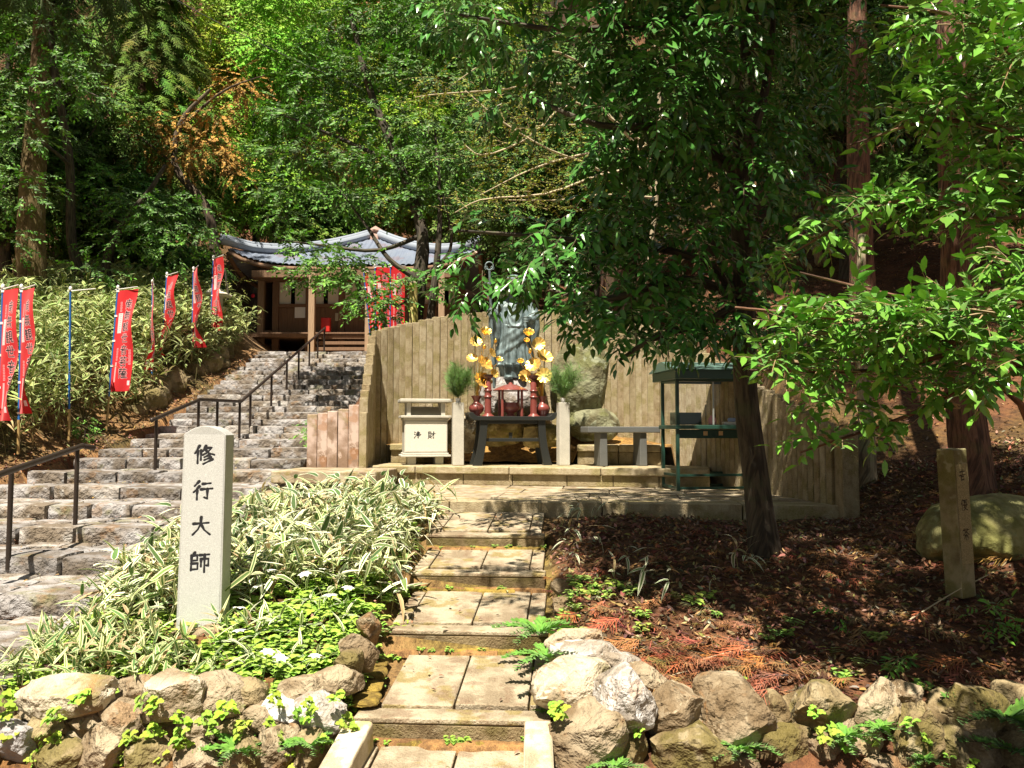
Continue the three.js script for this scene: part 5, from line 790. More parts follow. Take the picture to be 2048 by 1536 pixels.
// ---- camellia reaching in from beside the post
{
  const list = [], rows = [[1905, 40, 130, 50, 4.4], [1990, 130, 90, 60, 4.3], [1900, 190, 110, 50, 4.4], [1985, 262, 90, 50, 4.4], [1830, 232, 70, 34, 4.6], [1995, 360, 70, 50, 4.4], [1730, 402, 80, 26, 4.6], [1840, 400, 100, 30, 4.5], [1960, 430, 100, 34, 4.4], [1640, 452, 60, 36, 4.7], [1570, 508, 46, 26, 4.8], [2000, 510, 60, 26, 4.1], [1700, 622, 110, 52, 4.3], [1830, 640, 120, 64, 4.1, 0.4], [1955, 620, 110, 54, 4.0, 0.5], [1600, 662, 90, 38, 4.4], [1560, 722, 76, 34, 4.5], [1700, 730, 110, 44, 4.4], [1850, 748, 110, 40, 4.3], [1985, 720, 80, 56, 4.0, 0.5], [1690, 800, 80, 26, 4.5], [1645, 876, 60, 24, 4.6], [1770, 842, 60, 24, 4.5], [1885, 800, 60, 22, 4.4], [2090, 560, 60, 200, 4.2], [2090, 200, 60, 200, 4.3]];
  const tight = rows.map(([u, v, ru, rv, d]) => [u, v, Math.max(28, ru - 22), Math.max(10, rv - 11), d, 0.3]);
  pc(list, tight, { droop: 0.05, s: [0.75, 1.15], fill: 0.6, tj: 0.35 }, 11);
  clump(list, V(4.3, 5.0, -4.6), V(1.1, 0.9, 1.1), 420, {});
  const b = gnd(3.25, 4.7), tr = [b.clone().add(V(0, -0.1, 0)), b.clone().add(V(-0.05, 0.8, 0.05)), b.clone().add(V(-0.15, 1.6, 0.15)), b.clone().add(V(-0.05, 2.8, 0.25)), b.clone().add(V(0, 4.2, 0.3))];
  const LB = (i, q, r = 0.022) => [[tr[i], ...q.map((e) => px(...e))], r];
  const t = tree('camellia_tree', 'camellia with bright glossy leaves reaching over the litter slope', { trunk: tr, r: [0.11, 0.05], bark: M.barkCedar, limbs: [LB(2, [[2060, 640, 4.3], [1960, 690, 4.25], [1700, 640, 4.3], [1470, 615, 4.5]], 0.03), LB(2, [[2040, 590, 4.2], [1850, 600, 4.2], [1600, 545, 4.5]]), LB(1, [[1990, 760, 4.3], [1820, 830, 4.45], [1600, 905, 4.6]]), LB(3, [[2000, 440, 4.4], [1800, 400, 4.5], [1560, 520, 4.8]]), LB(3, [[2030, 280, 4.4], [1880, 240, 4.45], [1700, 290, 4.6]]), LB(3, [[2010, 90, 4.3], [1900, 30, 4.4], [1760, 10, 4.5]]), LB(2, [[1980, 700, 4.25], [1760, 740, 4.4], [1500, 740, 4.6]])], crown: [[S.cam, LM.wax, list]] });
  for (const [u, v, ru, rv, d] of tight.slice(0, 24)) for (let k = 0; k < 4; k++) { const c = px(u + ru * rr(0.3, 1), v + rr(0, 20), d + 0.05), e = px(u - ru * rr(0.2, 1.3), v + rr(-1, 0.8) * rv, d + rr(-0.15, 0.1)); part(t, 'twig', tube(curve([c, c.clone().lerp(e, 0.5).add(V(0, rr(-0.03, 0.04), 0)), e], 6), 0.006, 5), M.twig); }
  // the leaves that show largest, one by one at the branch tips
  const vs = [0, 1, 2, 3, 4, 5].map(() => { const A = new Acc(); addLeaf(A, V(0, 0, 0), V(0, 0, 1), V(0, 1, 0), 0.095, 0.048, rr(0.1, 0.55), jit([0.115, 0.3, 0.018], 0.5), 0.2); return A.build(); }), m4 = new THREE.Matrix4();
  const vis = tight.slice(0, 24); for (let i = 0; i < 300; i++) { const [u, v, ru, rv, d] = vis[(R() * vis.length) | 0], a = R() * 6.28, q = Math.sqrt(R()) * 1.05, p = px(u + Math.cos(a) * q * ru, v + Math.sin(a) * q * rv, d - rr(0.05, 0.25)); const o = part(t, 'leaf', vs[i % 6], LM.wax); m4.copy(place(p, V(rr(-1, 0.5), rr(-0.5, 0.25), rr(-0.3, 1)), V(rr(-0.4, 0.4), 1, rr(0, 0.7)), rr(0.75, 1.1))); m4.decompose(o.position, o.quaternion, o.scale); }
}
// ---- tree standing beside the viewer, out of frame: its shade lies on the wall and slope
{
  const list = []; clump(list, V(2.5, 5.3, -1.2), V(1.5, 0.55, 0.75), 1100, { droop: 0.3 });
  const b = gnd(3.9, 0.6); tree('evergreen_tree', 'evergreen standing beside the lower path, shading the end of the stone wall', { trunk: [b, b.clone().add(V(-0.1, 2, -0.1)), b.clone().add(V(-0.6, 4, -0.5)), V(2.6, 5.4, -1.5)], r: [0.14, 0.05], bark: M.barkDark, crown: [[S.dark, LM.gloss, list]] });
}
// ---- bright broadleaf tree before the hall
{
  const list = [], low = [];
  pc(list, [[680, 70, 90, 34, 16], [760, 20, 120, 36, 16], [870, 60, 90, 44, 15.8], [640, 150, 90, 34, 16], [750, 140, 110, 40, 15.6], [870, 160, 100, 40, 15.5], [590, 225, 80, 34, 16.4], [700, 225, 100, 36, 15.8], [830, 240, 100, 36, 15.4], [540, 300, 60, 30, 16.5], [630, 310, 100, 34, 16], [760, 320, 110, 36, 15.2], [880, 310, 80, 32, 15], [560, 375, 70, 26, 16.2], [690, 390, 80, 26, 15.6], [880, 390, 70, 34, 15], [800, 400, 60, 24, 15.2], [570, 430, 60, 20, 16], [980, 330, 50, 40, 16]], { droop: 0.25, s: [0.8, 1.35], fill: 0.6, tj: 0.45 }, 26);
  pc(low, [[640, 500, 70, 22, 15.5], [690, 525, 80, 26, 15], [620, 545, 45, 26, 15.5], [770, 598, 90, 26, 14.6], [850, 560, 50, 24, 14.8], [710, 565, 60, 22, 15], [760, 632, 40, 12, 14.6], [590, 480, 30, 16, 15.8]], { droop: 0.25, s: [0.8, 1.2], fill: 0.55, tint: [1.25, 1.2, 0.9] }, 28);
  const b = gnd(-1.95, 15), tr = [b, px(838, 560, 15), px(845, 470, 15.2), px(800, 330, 15.4), px(740, 180, 15.6), px(700, 20, 15.8)];
  tree('broadleaf_tree', 'bright green leafy tree with dark stems shading the hall roof', { trunk: tr, r: [0.16, 0.05], bark: M.barkDark, limbs: [[[tr[1], px(780, 520, 15), px(735, 455, 15.3), px(680, 380, 15.6)], 0.06], [[tr[1], px(900, 500, 15), px(885, 380, 15)], 0.05], [[b.clone().add(V(0.25, 0, 0.1)), px(870, 560, 14.9), px(880, 420, 15), px(870, 260, 15.2)], 0.09], [[tr[2], px(760, 500, 15), px(640, 490, 15.5), px(560, 480, 16)], 0.05], [[tr[3], px(640, 260, 16), px(540, 220, 16.4)], 0.05], [[tr[1], px(800, 610, 14.8), px(740, 590, 14.8)], 0.03]], crown: [[S.mid, LM.mid, list], [S.mid, LM.mid, low]] });
}
// ---- sapling with yellow-green new leaves on long bare twigs
{
  const b = gnd(2.2, 15.5), list = [], tr = [b, px(1290, 560, 15.2), px(1310, 420, 15), px(1320, 250, 14.8), px(1310, 80, 14.6)];
  const tw = [[[1200, 350, 13.9], [1090, 388, 13.5], [960, 400, 13.5], [910, 425, 13.7]], [[1150, 205, 13.9], [1050, 280, 13.7], [960, 310, 13.7], [930, 290, 13.8]], [[1180, 330, 13.9], [1100, 300, 13.5], [1000, 240, 13.5], [930, 180, 13.7]], [[1160, 310, 13.9], [1060, 340, 13.5], [960, 390, 13.6]], [[1150, 120, 13.9], [1060, 100, 13.7], [980, 120, 13.6], [890, 180, 13.7]], [[1140, 170, 13.9], [1000, 180, 13.7], [860, 190, 13.9], [830, 195, 13.9]], [[1200, 390, 13.9], [1120, 400, 13.6], [1010, 400, 13.5]], [[1190, 260, 13.9], [1110, 250, 13.7], [1020, 260, 13.7]]];
  const limbs = []; for (const t of tw) { const pts = [tr[3].clone().lerp(tr[2], R()), ...t.map((q) => px(...q))]; limbs.push([pts, 0.028]); const c = new THREE.CatmullRomCurve3(pts); for (let i = 0; i < 60; i++) { const q = rr(0.35, 1), p = c.getPoint(q), d = rdir(); d.y = Math.abs(d.y) * 0.6 - 0.1; p.add(V(rr(-0.25, 0.25), rr(-0.3, 0.2), rr(-0.2, 0.2))); list.push([place(p, d, V(0, 1, 0.4), rr(1.0, 1.8)), [1, 1, 1]]); } }
  pc(list, [[1040, 320, 110, 60, 14.3], [1080, 390, 90, 40, 14.3], [1040, 180, 110, 70, 14.5]], { s: [1, 1.8], droop: 0.1 }, 4);
  tree('sapling', 'thin sapling with pale twigs and yellow green new leaves above the fence', { trunk: tr, r: [0.07, 0.03], bark: M.twigPale, limbs, crown: [[S.bud, LM.soft, list]] });
}
// ---- west side: cedar trunk, leafy trees round it
{
  const b = gnd(-10.7, 18);
  const cl = []; clump(cl, V(b.x - 0.2, 15, -18), V(2.5, 4, 2.5), 500, { s: [1.8, 3], droop: 0.8 });
  tree('cedar_tree', 'thick straight cedar trunk at the top of the bamboo grass bank', { trunk: [b.clone().add(V(0, -0.3, 0)), px(62, 520, 18), px(68, 330, 18), px(84, 120, 18), px(95, -120, 18), V(b.x + 0.5, 20, -18)], r: [0.34, 0.14], bark: std([0.2, 0.15, 0.08], { map: T.mossy, bumpMap: T.bBark, bumpScale: 0.03 }), crown: [[S.con, LM.soft, cl]] });
  const l2 = []; pc(l2, [[60, 262, 66, 40, 16.8], [110, 140, 110, 46, 17], [50, 370, 50, 50, 16.6], [170, 190, 60, 40, 17], [20, 180, 50, 60, 17], [90, 60, 90, 50, 17.2], [10, 480, 40, 40, 17], [-60, 300, 60, 200, 17]], { s: [0.9, 1.4], droop: 0.3, fill: 0.45 }, 12);
  const b2 = gnd(-9.8, 19); tree('broadleaf_tree', 'leafy tree with layered boughs crossing the thick cedar trunk', { trunk: [b2, px(146, 500, 19), px(140, 330, 18.6), px(110, 140, 18), px(90, -40, 18)], r: [0.13, 0.06], bark: M.barkDark, limbs: [[[px(140, 330, 18.6), px(90, 290, 17.6), px(30, 270, 16.8)], 0.05], [[px(120, 200, 18), px(160, 180, 17.4), px(210, 200, 17)], 0.04]], crown: [[S.mid, LM.mid, l2]] });
  const l3 = []; pc(l3, [[300, 430, 110, 50, 19], [240, 480, 70, 40, 18.6], [340, 500, 70, 46, 19], [180, 545, 60, 26, 18], [270, 400, 70, 30, 19], [390, 450, 50, 50, 19.4], [220, 380, 50, 40, 19]], { s: [0.9, 1.4], droop: 0.3, fill: 0.45 }, 12);
  const b3 = gnd(-9.1, 19.5); tree('broadleaf_tree', 'lower leafy tree behind the row of banners', { trunk: [b3, px(212, 540, 19.4), px(245, 450, 19.2), px(300, 380, 19.2), px(330, 330, 19.4)], r: [0.12, 0.04], bark: M.barkDark, limbs: [[[px(245, 450, 19.2), px(200, 420, 19), px(180, 400, 19)], 0.04]], crown: [[S.mid, LM.mid, l3]] });
  const l4 = []; pc(l4, [[445, 545, 36, 40, 20.4], [470, 570, 40, 24, 20.2], [430, 600, 30, 20, 20.4], [400, 545, 36, 26, 21]], { s: [0.8, 1.2] }, 7);
  const b4 = gnd(-7.6, 20.6); tree('maple_sapling', 'small yellow green maple beside the hall eave', { trunk: [b4, px(455, 600, 20.5), px(450, 540, 20.5)], r: [0.05, 0.02], bark: M.barkDark, crown: [[S.bud, LM.soft, l4]] });
}
{ // orange maple half hidden over the hall eave
  const l = []; pc(l, [[320, 250, 70, 34, 24], [400, 285, 60, 36, 24], [430, 230, 50, 26, 24.4], [480, 170, 60, 40, 25], [450, 310, 46, 30, 23.5], [360, 320, 50, 26, 24], [290, 300, 40, 24, 24.5], [470, 350, 30, 20, 23.5]], { s: [1, 1.7], tint: [1.3, 1.1, 0.7], fill: 0.5 }, 30);
  const b = gnd(-8.9, 24.3); tree('maple_tree', 'orange leaved maple with a curved trunk above the hall eave', { trunk: [b, px(415, 420, 24.2), px(350, 330, 24.2), px(365, 240, 24.2), px(420, 180, 24.2)], r: [0.16, 0.05], bark: M.bark, limbs: [[[px(365, 250, 24.2), px(450, 180, 24), px(530, 150, 24)], 0.05], [[px(350, 330, 24.2), px(300, 290, 24.2), px(270, 270, 24.2)], 0.04]], crown: [[S.maple, LM.far, l]] });
}
// ---- east side cedars
{
  const mk = (name, label, pts, r, bark, crownAt, n) => { const c = []; if (crownAt) clump(c, crownAt[0], crownAt[1], n, { s: [1.2, 2.4], droop: 0.8 }); tree(name, label, { trunk: pts, r, bark, crown: [[S.con, LM.soft, c]], limbs: [] }); };
  const a = gnd(4.35, 7.6); mk('cedar_tree', 'reddish shaggy cedar trunk behind the mossy boulder', [a.clone().add(V(0, -0.2, 0)), a.clone().add(V(-0.06, 1, -0.05)), a.clone().add(V(-0.1, 4, 0)), a.clone().add(V(0, 14, 0))], [0.2, 0.09], M.barkCedar, [V(4.3, 13, -8), V(2, 3, 2)], 300);
  const b = gnd(4.75, 11.2); mk('cedar_tree', 'tall red barked cedar beyond the end of the stake fence', [b.clone().add(V(0, -0.3, 0)), px(1724, 600, 11.2), px(1716, 300, 11.2), px(1710, -100, 11.2), V(4.7, 17, -11.2)], [0.2, 0.1], M.barkCedar, [V(4.7, 15, -11.2), V(2.4, 4, 2.4)], 400);
  const c = gnd(3.84, 8.8); mk('slender_tree', 'pale slender trunk standing close behind the fence end post', [c.clone().add(V(0.02, -0.2, 0)), px(1733, 860, 8.8), px(1726, 740, 8.9), px(1722, 600, 9), px(1724, 470, 9.1)], [0.1, 0.04], M.barkPale, null);
  const e = gnd(6.2, 16); mk('slender_tree', 'thin pale leaning trunk in the dark wood behind the dark evergreen', [e, px(1640, 520, 15.5), px(1603, 380, 15), px(1598, 200, 15), px(1570, -100, 15)], [0.1, 0.06], M.barkPale, null);
}

// ---- woods on the slopes behind
{
  const look = { G: [[1, 1, 1], 'mid green'], Y: [[2.4, 1.75, 0.8], 'sunlit yellow green'], L: [[1.8, 1.75, 0.9], 'pale green'], D: [[0.65, 0.75, 0.8], 'deep green'], O: [[1, 1, 1], 'orange leaved'], P: [[1.05, 0.8, 1.4], 'russet leaved'] };  // Y, L, P: slope sunlight and pink glow painted into the leaf tint
  const wood = (kind, x, d, h, cr, key, where) => {
    const b = gnd(x, d), list = [], con = kind === 'con', [tint, say] = look[key], n = Math.round(clamp(d / 30, 0.7, 1.3) * 10) / 10, noun = con ? 'conifer with drooping boughs' : kind === 'maple' ? 'maple tree' : 'broadleaf tree';
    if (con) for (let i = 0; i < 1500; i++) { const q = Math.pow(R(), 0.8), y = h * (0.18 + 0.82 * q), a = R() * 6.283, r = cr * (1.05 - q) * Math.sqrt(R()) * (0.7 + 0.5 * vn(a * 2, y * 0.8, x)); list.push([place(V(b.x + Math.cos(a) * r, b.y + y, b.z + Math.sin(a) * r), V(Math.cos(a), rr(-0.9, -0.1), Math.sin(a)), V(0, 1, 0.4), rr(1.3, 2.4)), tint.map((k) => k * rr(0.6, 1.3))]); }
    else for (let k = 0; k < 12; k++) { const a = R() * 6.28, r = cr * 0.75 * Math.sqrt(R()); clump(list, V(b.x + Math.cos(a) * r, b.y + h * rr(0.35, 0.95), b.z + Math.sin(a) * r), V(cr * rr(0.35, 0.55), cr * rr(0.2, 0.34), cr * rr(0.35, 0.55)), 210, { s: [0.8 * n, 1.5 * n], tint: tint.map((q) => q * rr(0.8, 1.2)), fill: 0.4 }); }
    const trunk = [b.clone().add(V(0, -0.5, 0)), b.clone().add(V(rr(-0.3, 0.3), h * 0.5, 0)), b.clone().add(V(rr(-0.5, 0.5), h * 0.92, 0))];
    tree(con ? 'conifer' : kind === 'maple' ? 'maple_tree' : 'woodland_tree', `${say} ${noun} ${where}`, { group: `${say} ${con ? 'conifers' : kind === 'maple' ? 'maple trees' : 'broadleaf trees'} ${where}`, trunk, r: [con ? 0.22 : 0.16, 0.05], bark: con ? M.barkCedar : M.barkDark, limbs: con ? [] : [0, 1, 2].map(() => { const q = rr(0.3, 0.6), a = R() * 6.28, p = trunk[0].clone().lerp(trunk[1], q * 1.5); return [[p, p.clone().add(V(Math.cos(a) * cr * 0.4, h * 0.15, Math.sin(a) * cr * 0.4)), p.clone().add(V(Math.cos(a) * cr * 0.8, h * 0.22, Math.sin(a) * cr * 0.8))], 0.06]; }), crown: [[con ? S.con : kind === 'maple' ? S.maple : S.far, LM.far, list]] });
  };
  const all = (where, rows) => rows.forEach(([k, x, d, h, r, t]) => wood(k, x, d, h, r, t, where)), c = 'con', l = 'leafy', m = 'maple';
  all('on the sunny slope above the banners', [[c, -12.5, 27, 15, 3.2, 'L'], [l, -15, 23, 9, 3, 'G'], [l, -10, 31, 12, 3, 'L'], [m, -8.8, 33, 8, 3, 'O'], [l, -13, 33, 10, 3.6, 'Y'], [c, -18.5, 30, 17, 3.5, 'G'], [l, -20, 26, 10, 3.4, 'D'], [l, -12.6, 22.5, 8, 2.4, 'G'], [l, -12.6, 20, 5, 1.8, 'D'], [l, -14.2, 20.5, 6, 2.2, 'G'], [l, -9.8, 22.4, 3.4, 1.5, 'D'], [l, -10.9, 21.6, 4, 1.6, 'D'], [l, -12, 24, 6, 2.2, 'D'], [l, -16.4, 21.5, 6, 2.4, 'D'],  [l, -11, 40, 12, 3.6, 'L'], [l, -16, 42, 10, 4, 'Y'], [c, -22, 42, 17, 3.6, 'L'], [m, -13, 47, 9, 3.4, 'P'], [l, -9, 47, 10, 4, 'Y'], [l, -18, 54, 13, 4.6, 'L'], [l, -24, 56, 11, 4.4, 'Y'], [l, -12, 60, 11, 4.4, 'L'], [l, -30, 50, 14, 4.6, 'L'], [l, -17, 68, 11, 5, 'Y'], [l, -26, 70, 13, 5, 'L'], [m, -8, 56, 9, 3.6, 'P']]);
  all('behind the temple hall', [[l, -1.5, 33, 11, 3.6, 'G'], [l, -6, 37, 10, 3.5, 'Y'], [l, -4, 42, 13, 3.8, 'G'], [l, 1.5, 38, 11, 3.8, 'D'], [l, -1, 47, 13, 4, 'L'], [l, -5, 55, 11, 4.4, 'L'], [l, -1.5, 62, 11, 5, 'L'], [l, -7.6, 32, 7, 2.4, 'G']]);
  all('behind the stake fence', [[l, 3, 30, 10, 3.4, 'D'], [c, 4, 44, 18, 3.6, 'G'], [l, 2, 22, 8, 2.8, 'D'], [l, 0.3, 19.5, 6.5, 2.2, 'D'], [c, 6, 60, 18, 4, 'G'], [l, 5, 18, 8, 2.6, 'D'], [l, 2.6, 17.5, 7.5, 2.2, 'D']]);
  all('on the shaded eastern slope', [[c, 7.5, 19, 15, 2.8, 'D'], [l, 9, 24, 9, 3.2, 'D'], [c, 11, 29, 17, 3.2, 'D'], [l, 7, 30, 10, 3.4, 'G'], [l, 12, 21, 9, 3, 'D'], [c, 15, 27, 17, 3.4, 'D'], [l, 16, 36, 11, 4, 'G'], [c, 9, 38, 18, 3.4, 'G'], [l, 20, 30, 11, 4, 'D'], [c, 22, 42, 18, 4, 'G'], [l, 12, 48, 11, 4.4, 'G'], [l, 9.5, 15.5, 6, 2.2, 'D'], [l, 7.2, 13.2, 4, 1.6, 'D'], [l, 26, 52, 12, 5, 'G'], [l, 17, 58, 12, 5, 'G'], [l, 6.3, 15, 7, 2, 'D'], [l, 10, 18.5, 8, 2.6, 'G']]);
}

// ================= bamboo grass, ground cover, ferns, litter =================
function sasa(h, n, len, wid, green, cream, edge = 0.5, dead = 0.1) {
  const A = new Acc(), bend = rr(-0.3, 0.3), tip = V(bend * h, h, rr(-0.3, 0.3) * h), on = (t) => V(tip.x * t * t, h * t, tip.z * t * t); addStrip(A, [0, 0.35, 0.7, 1].map(on), 0.006, [0.24, 0.22, 0.08]);
  for (let i = 0; i < n; i++) {
    const a = i * 2.4 + R() * 1.6, up = rr(-0.35, 1.5), dir = V(Math.cos(a), up, Math.sin(a)).normalize(), o = on(rr(0.45, 1)), l = len * rr(0.5, 1.3), w = wid * rr(0.65, 1.2), brown = R() < dead, g = brown ? jit([0.42, 0.3, 0.14], 0.4) : jit(green, 0.7), c = brown ? jit([0.5, 0.4, 0.22], 0.3) : jit(cream, 0.25), side = dir.clone().cross(V(rr(-0.5, 0.5), 1, rr(-0.5, 0.5))).normalize(), nn = side.clone().cross(dir), dr = rr(-0.1, 0.9), sw = rr(-0.25, 0.25), k1 = clamp(edge + rr(-0.15, 0.25), 0.2, 0.85);
    const st = [0, 0.14, 0.4, 0.7, 1], ws = [0.1, 0.85, 1, 0.75, 0], at = (t, s) => o.clone().addScaledVector(dir, l * t).addScaledVector(nn, -dr * l * t * t + 0.12 * Math.abs(s) * w).addScaledVector(side, s * w / 2 + sw * l * t * t), cuts = [-1, -k1, 0, k1, 1];
    for (let b = 0; b < 4; b++) { const col = b === 0 || b === 3 ? c : g; let last = null; for (let k = 0; k < 5; k++) { const p = A.v(at(st[k], cuts[b] * ws[k]), col), q = A.v(at(st[k], cuts[b + 1] * ws[k]), col); if (last) A.t(last[0], last[1], p, last[1], q, p); last = [p, q]; } }
  }
  return A.build();
}
const SA = [0, 1, 2, 3, 4, 5, 6, 7].map((k) => sasa(rr(0.18, 0.4), 3 + (k % 4), rr(0.14, 0.2), rr(0.03, 0.042), [0.11, 0.2, 0.045], k % 3 ? [0.86, 0.84, 0.64] : [0.66, 0.68, 0.36], k % 2 ? 0.56 : 0.4, k === 5 ? 0.3 : 0.05)), SB = [0, 1, 2, 3].map(() => sasa(rr(0.6, 0.95), 12, 0.22, 0.045, [0.16, 0.25, 0.05], [0.55, 0.55, 0.24], 0.6, 0.12));
const stand = (p, s, tilt = 0.25) => { const up = V(rr(-tilt, tilt), 1, rr(-tilt, tilt)), a = R() * 6.28; return place(p, V(Math.cos(a), 0, Math.sin(a)), up, s); };
// place(): +y of the sprig follows `up` closely enough when dir is square to it
function scatter(n, pick, scale, tint = 0.25, tilt) { const o = []; let tries = 0; while (o.length < n && tries++ < n * 30) { const q = pick(); if (!q) continue; const k = rr(1 - tint, 1 + tint); o.push([stand(V(q[0], groundY(q[0], q[1]) - 0.01, -q[1]), rr(...scale), tilt), [k, k, k]]); } return o; }
function stuff(name, label, category, sets) { const t = thing(name, label, category); t.userData.kind = 'stuff'; sets.forEach(([g, m, l]) => instanced(t, 'leaves', g, m, l)); return t; }
{
  const pil = px(397, 1262, 5.25);
  const bed = () => { const d = rr(5.35, 8.7), x = rr(-2.95, -0.75 + 0.02 * (d - 5)); if (x > pathC(d) - PH - 0.03) return null; if (Math.abs(x - pil.x) < 0.2 && d < 5.6) return null; if (d < 5.7 && x > -1.75) return null; if (x < -2.5 && d > 7.6) return null; return [x, d]; };
  const low = () => { const d = rr(4.62, 5.3), x = rr(-3.0, -1.7); return Math.abs(x - pil.x) < 0.22 && d < 5.3 && d > 4.95 ? null : [x, d]; };
  stuff('bamboo_grass', 'white edged dwarf bamboo grass filling the bed round the granite pillar', 'bamboo grass', [...SA.map((g) => [g, LM.soft, scatter(125, bed, [0.7, 1.25], 0.3, 0.5)]), [SA[0], LM.soft, scatter(90, low, [0.55, 0.95], 0.2, 0.6)], [SA[3], LM.soft, scatter(80, low, [0.55, 0.95], 0.2, 0.6)], [SA[1], LM.soft, scatter(46, () => [rr(-1.75, -0.95), rr(4.75, 5.6)], [0.45, 0.8], 0.2, 0.7)]]);
  stuff('bamboo_grass', 'scattered dwarf bamboo grass tufts on the shaded litter slope', 'bamboo grass', [[SA[2], LM.soft, [[0.45, 7.6], [0.5, 7.9], [0.62, 7.7], [0.7, 8], [0.9, 7.9], [1.1, 7.7], [0.55, 6.7], [0.62, 6.5], [0.5, 6.3], [0.75, 6.0], [0.95, 5.9], [1.05, 6.05], [1.1, 5.75], [1.5, 5.8], [1.25, 5.1], [1.7, 6.1], [1.8, 6.0], [0.6, 8.1], [0.8, 7.6], [1.9, 6.2], [0.4, 6.9], [0.85, 6.2]].map(([x, d]) => [stand(gnd(x, d), rr(0.5, 0.85), 0.5), [0.9, 0.9, 0.9]])]]);
  const bank = () => { const d = rr(10.8, 21), x = rr(-11.5, -7.0); if (x > -7.5 && R() < 0.5) return null; return [x, d]; };
  stuff('bamboo_grass', 'tall yellowish bamboo grass thicket on the bank behind the banners', 'bamboo grass', [...SB.map((g) => [g, LM.soft, scatter(680, bank, [0.75, 1.3], 0.35, 0.4)]), [SB[0], LM.soft, scatter(240, () => { const d = rr(17.5, 21.3); return [rr(-8, -6.8), d]; }, [0.7, 1.1], 0.3, 0.35)]]);
  // ground cover with white flowers
  const cov = (() => { const A = new Acc(); for (let i = 0; i < 9; i++) { const a = R() * 6.28, r = rr(0.01, 0.07), h = rr(0.025, 0.075), c = V(Math.cos(a) * r, h, Math.sin(a) * r), col = jit([0.24, 0.42, 0.03], 0.5); for (let k = 0; k < 3; k++) { const b = a + k * 2.09; addLeaf(A, c, V(Math.cos(b), 0.15, Math.sin(b)), V(0, 1, 0), 0.036, 0.034, 0.2, col); } addStrip(A, [V(0, 0, 0), c], 0.003, col); } return A.build(); })();
  const flower = (() => { const A = new Acc(); addStrip(A, [V(0, 0, 0), V(0, 0.11, 0)], 0.003, [0.1, 0.2, 0.03]); for (let k = 0; k < 6; k++) { const a = k * 1.047; addLeaf(A, V(0, 0.11, 0), V(Math.cos(a), 0.25, Math.sin(a)), V(0, 1, 0), 0.026, 0.018, 0.2, [0.82, 0.82, 0.8]); } return A.build(); })();
  const cover = () => { const d = rr(4.62, 6.2), x = rr(-3.05, -0.92); if (x > pathC(d) - PH - 0.06) return null; if (d > 5.6 && R() < 0.6) return null; if (x < -1.9 && R() < 0.45) return null; return [x, d]; };
  stuff('ground_cover', 'bright green low ground cover in front of the granite pillar', 'ground cover', [[cov, LM.soft, scatter(430, cover, [0.7, 1.25], 0.3, 0.4)], [cov, LM.soft, scatter(160, bed, [0.8, 1.6], 0.3, 0.4)]]);
  const fl = thing('white_flowers', 'small white flowers dotted through the green ground cover', 'flowers'); fl.userData.kind = 'stuff'; instanced(fl, 'blossoms', flower, LM.soft, [[690, 1225], [640, 1170], [540, 1180], [530, 1215], [600, 1100], [470, 1270], [525, 1335], [545, 1340], [625, 1338], [620, 1190], [700, 1190], [395, 1232], [412, 1234], [575, 1150], [560, 1060], [480, 1300], [588, 1255], [660, 1255]].map(([u, v]) => { const p = px(u, v, lerp(4.65, 6.4, clamp((1340 - v) / 270))); return [stand(gnd(p.x, -p.z).add(V(0, 0.03, 0)), rr(1.4, 2.1), 0.4), [1, 1, 1]]; }));
  // creeping plants in the wall joints and along the path
  const joint = []; for (let i = 0; i < 80; i++) { const L = R() < 0.66, u = L ? rr(-20, 700) : rr(1090, 2040), v = rr(1400, 1536), p = px(u, v, 4.34 + rr(-0.04, 0.04)); joint.push([place(p, V(rr(-1, 1), rr(-0.2, 0.4), 0.3), V(0, 0.8, 0.6), rr(0.4, 0.85)), [1, 1, 1].map((k) => k * rr(0.8, 1.2))]); }
  for (const [x, d, n] of [[0.3, 5.6, 16], [0.32, 5.3, 14], [0.3, 4.7, 12], [0.5, 5.9, 14], [0.75, 5.9, 10], [-0.95, 5.0, 8], [-0.9, 5.6, 10], [0.95, 5.5, 6], [1.3, 5.6, 5], [1.7, 5.3, 4], [1.9, 4.9, 4], [2.4, 5.0, 3], [1.2, 4.9, 4], [2.2, 4.75, 4], [-0.93, 6.1, 8]]) for (let i = 0; i < n; i++) joint.push([stand(gnd(x + rr(-0.14, 0.14), d + rr(-0.2, 0.2)), rr(0.5, 1), 0.3), [1, 1, 1].map((k) => k * rr(0.7, 1))]);
  for (let k = 1; k < 5; k++) for (let i = 0; i < 6; i++) { const d = noseD[k] - 0.03, x = pathC(d) + rr(-PH, PH); joint.push([stand(V(x, pathY(d) + 0.01, -d), rr(0.25, 0.55), 0.3), [0.8, 0.9, 0.8]]); }
  stuff('creeping_weeds', 'small creeping weeds in the joints of the stone walls and path', 'weeds', [[cov, LM.soft, joint]]);
  // ferns
  const fernAt = (label, p, n, s) => { const t = thing('fern', label, 'fern', p), l = []; for (let i = 0; i < n; i++) { const a = i / n * 6.28 + R(); l.push([place(V(0, 0, 0), V(Math.cos(a), rr(0.5, 1.1), Math.sin(a)), V(0, 1, 0), s * rr(0.8, 1.2)), [1, 1, 1]]); } instanced(t, 'fronds', S.fern, LM.soft, l); };
  fernAt('bright fern overhanging the path corner above the pale rocks', px(1080, 1268, 5.25), 9, 1.0); fernAt('fern drooping at the path edge below the bright one', px(1092, 1315, 4.9), 6, 0.9);
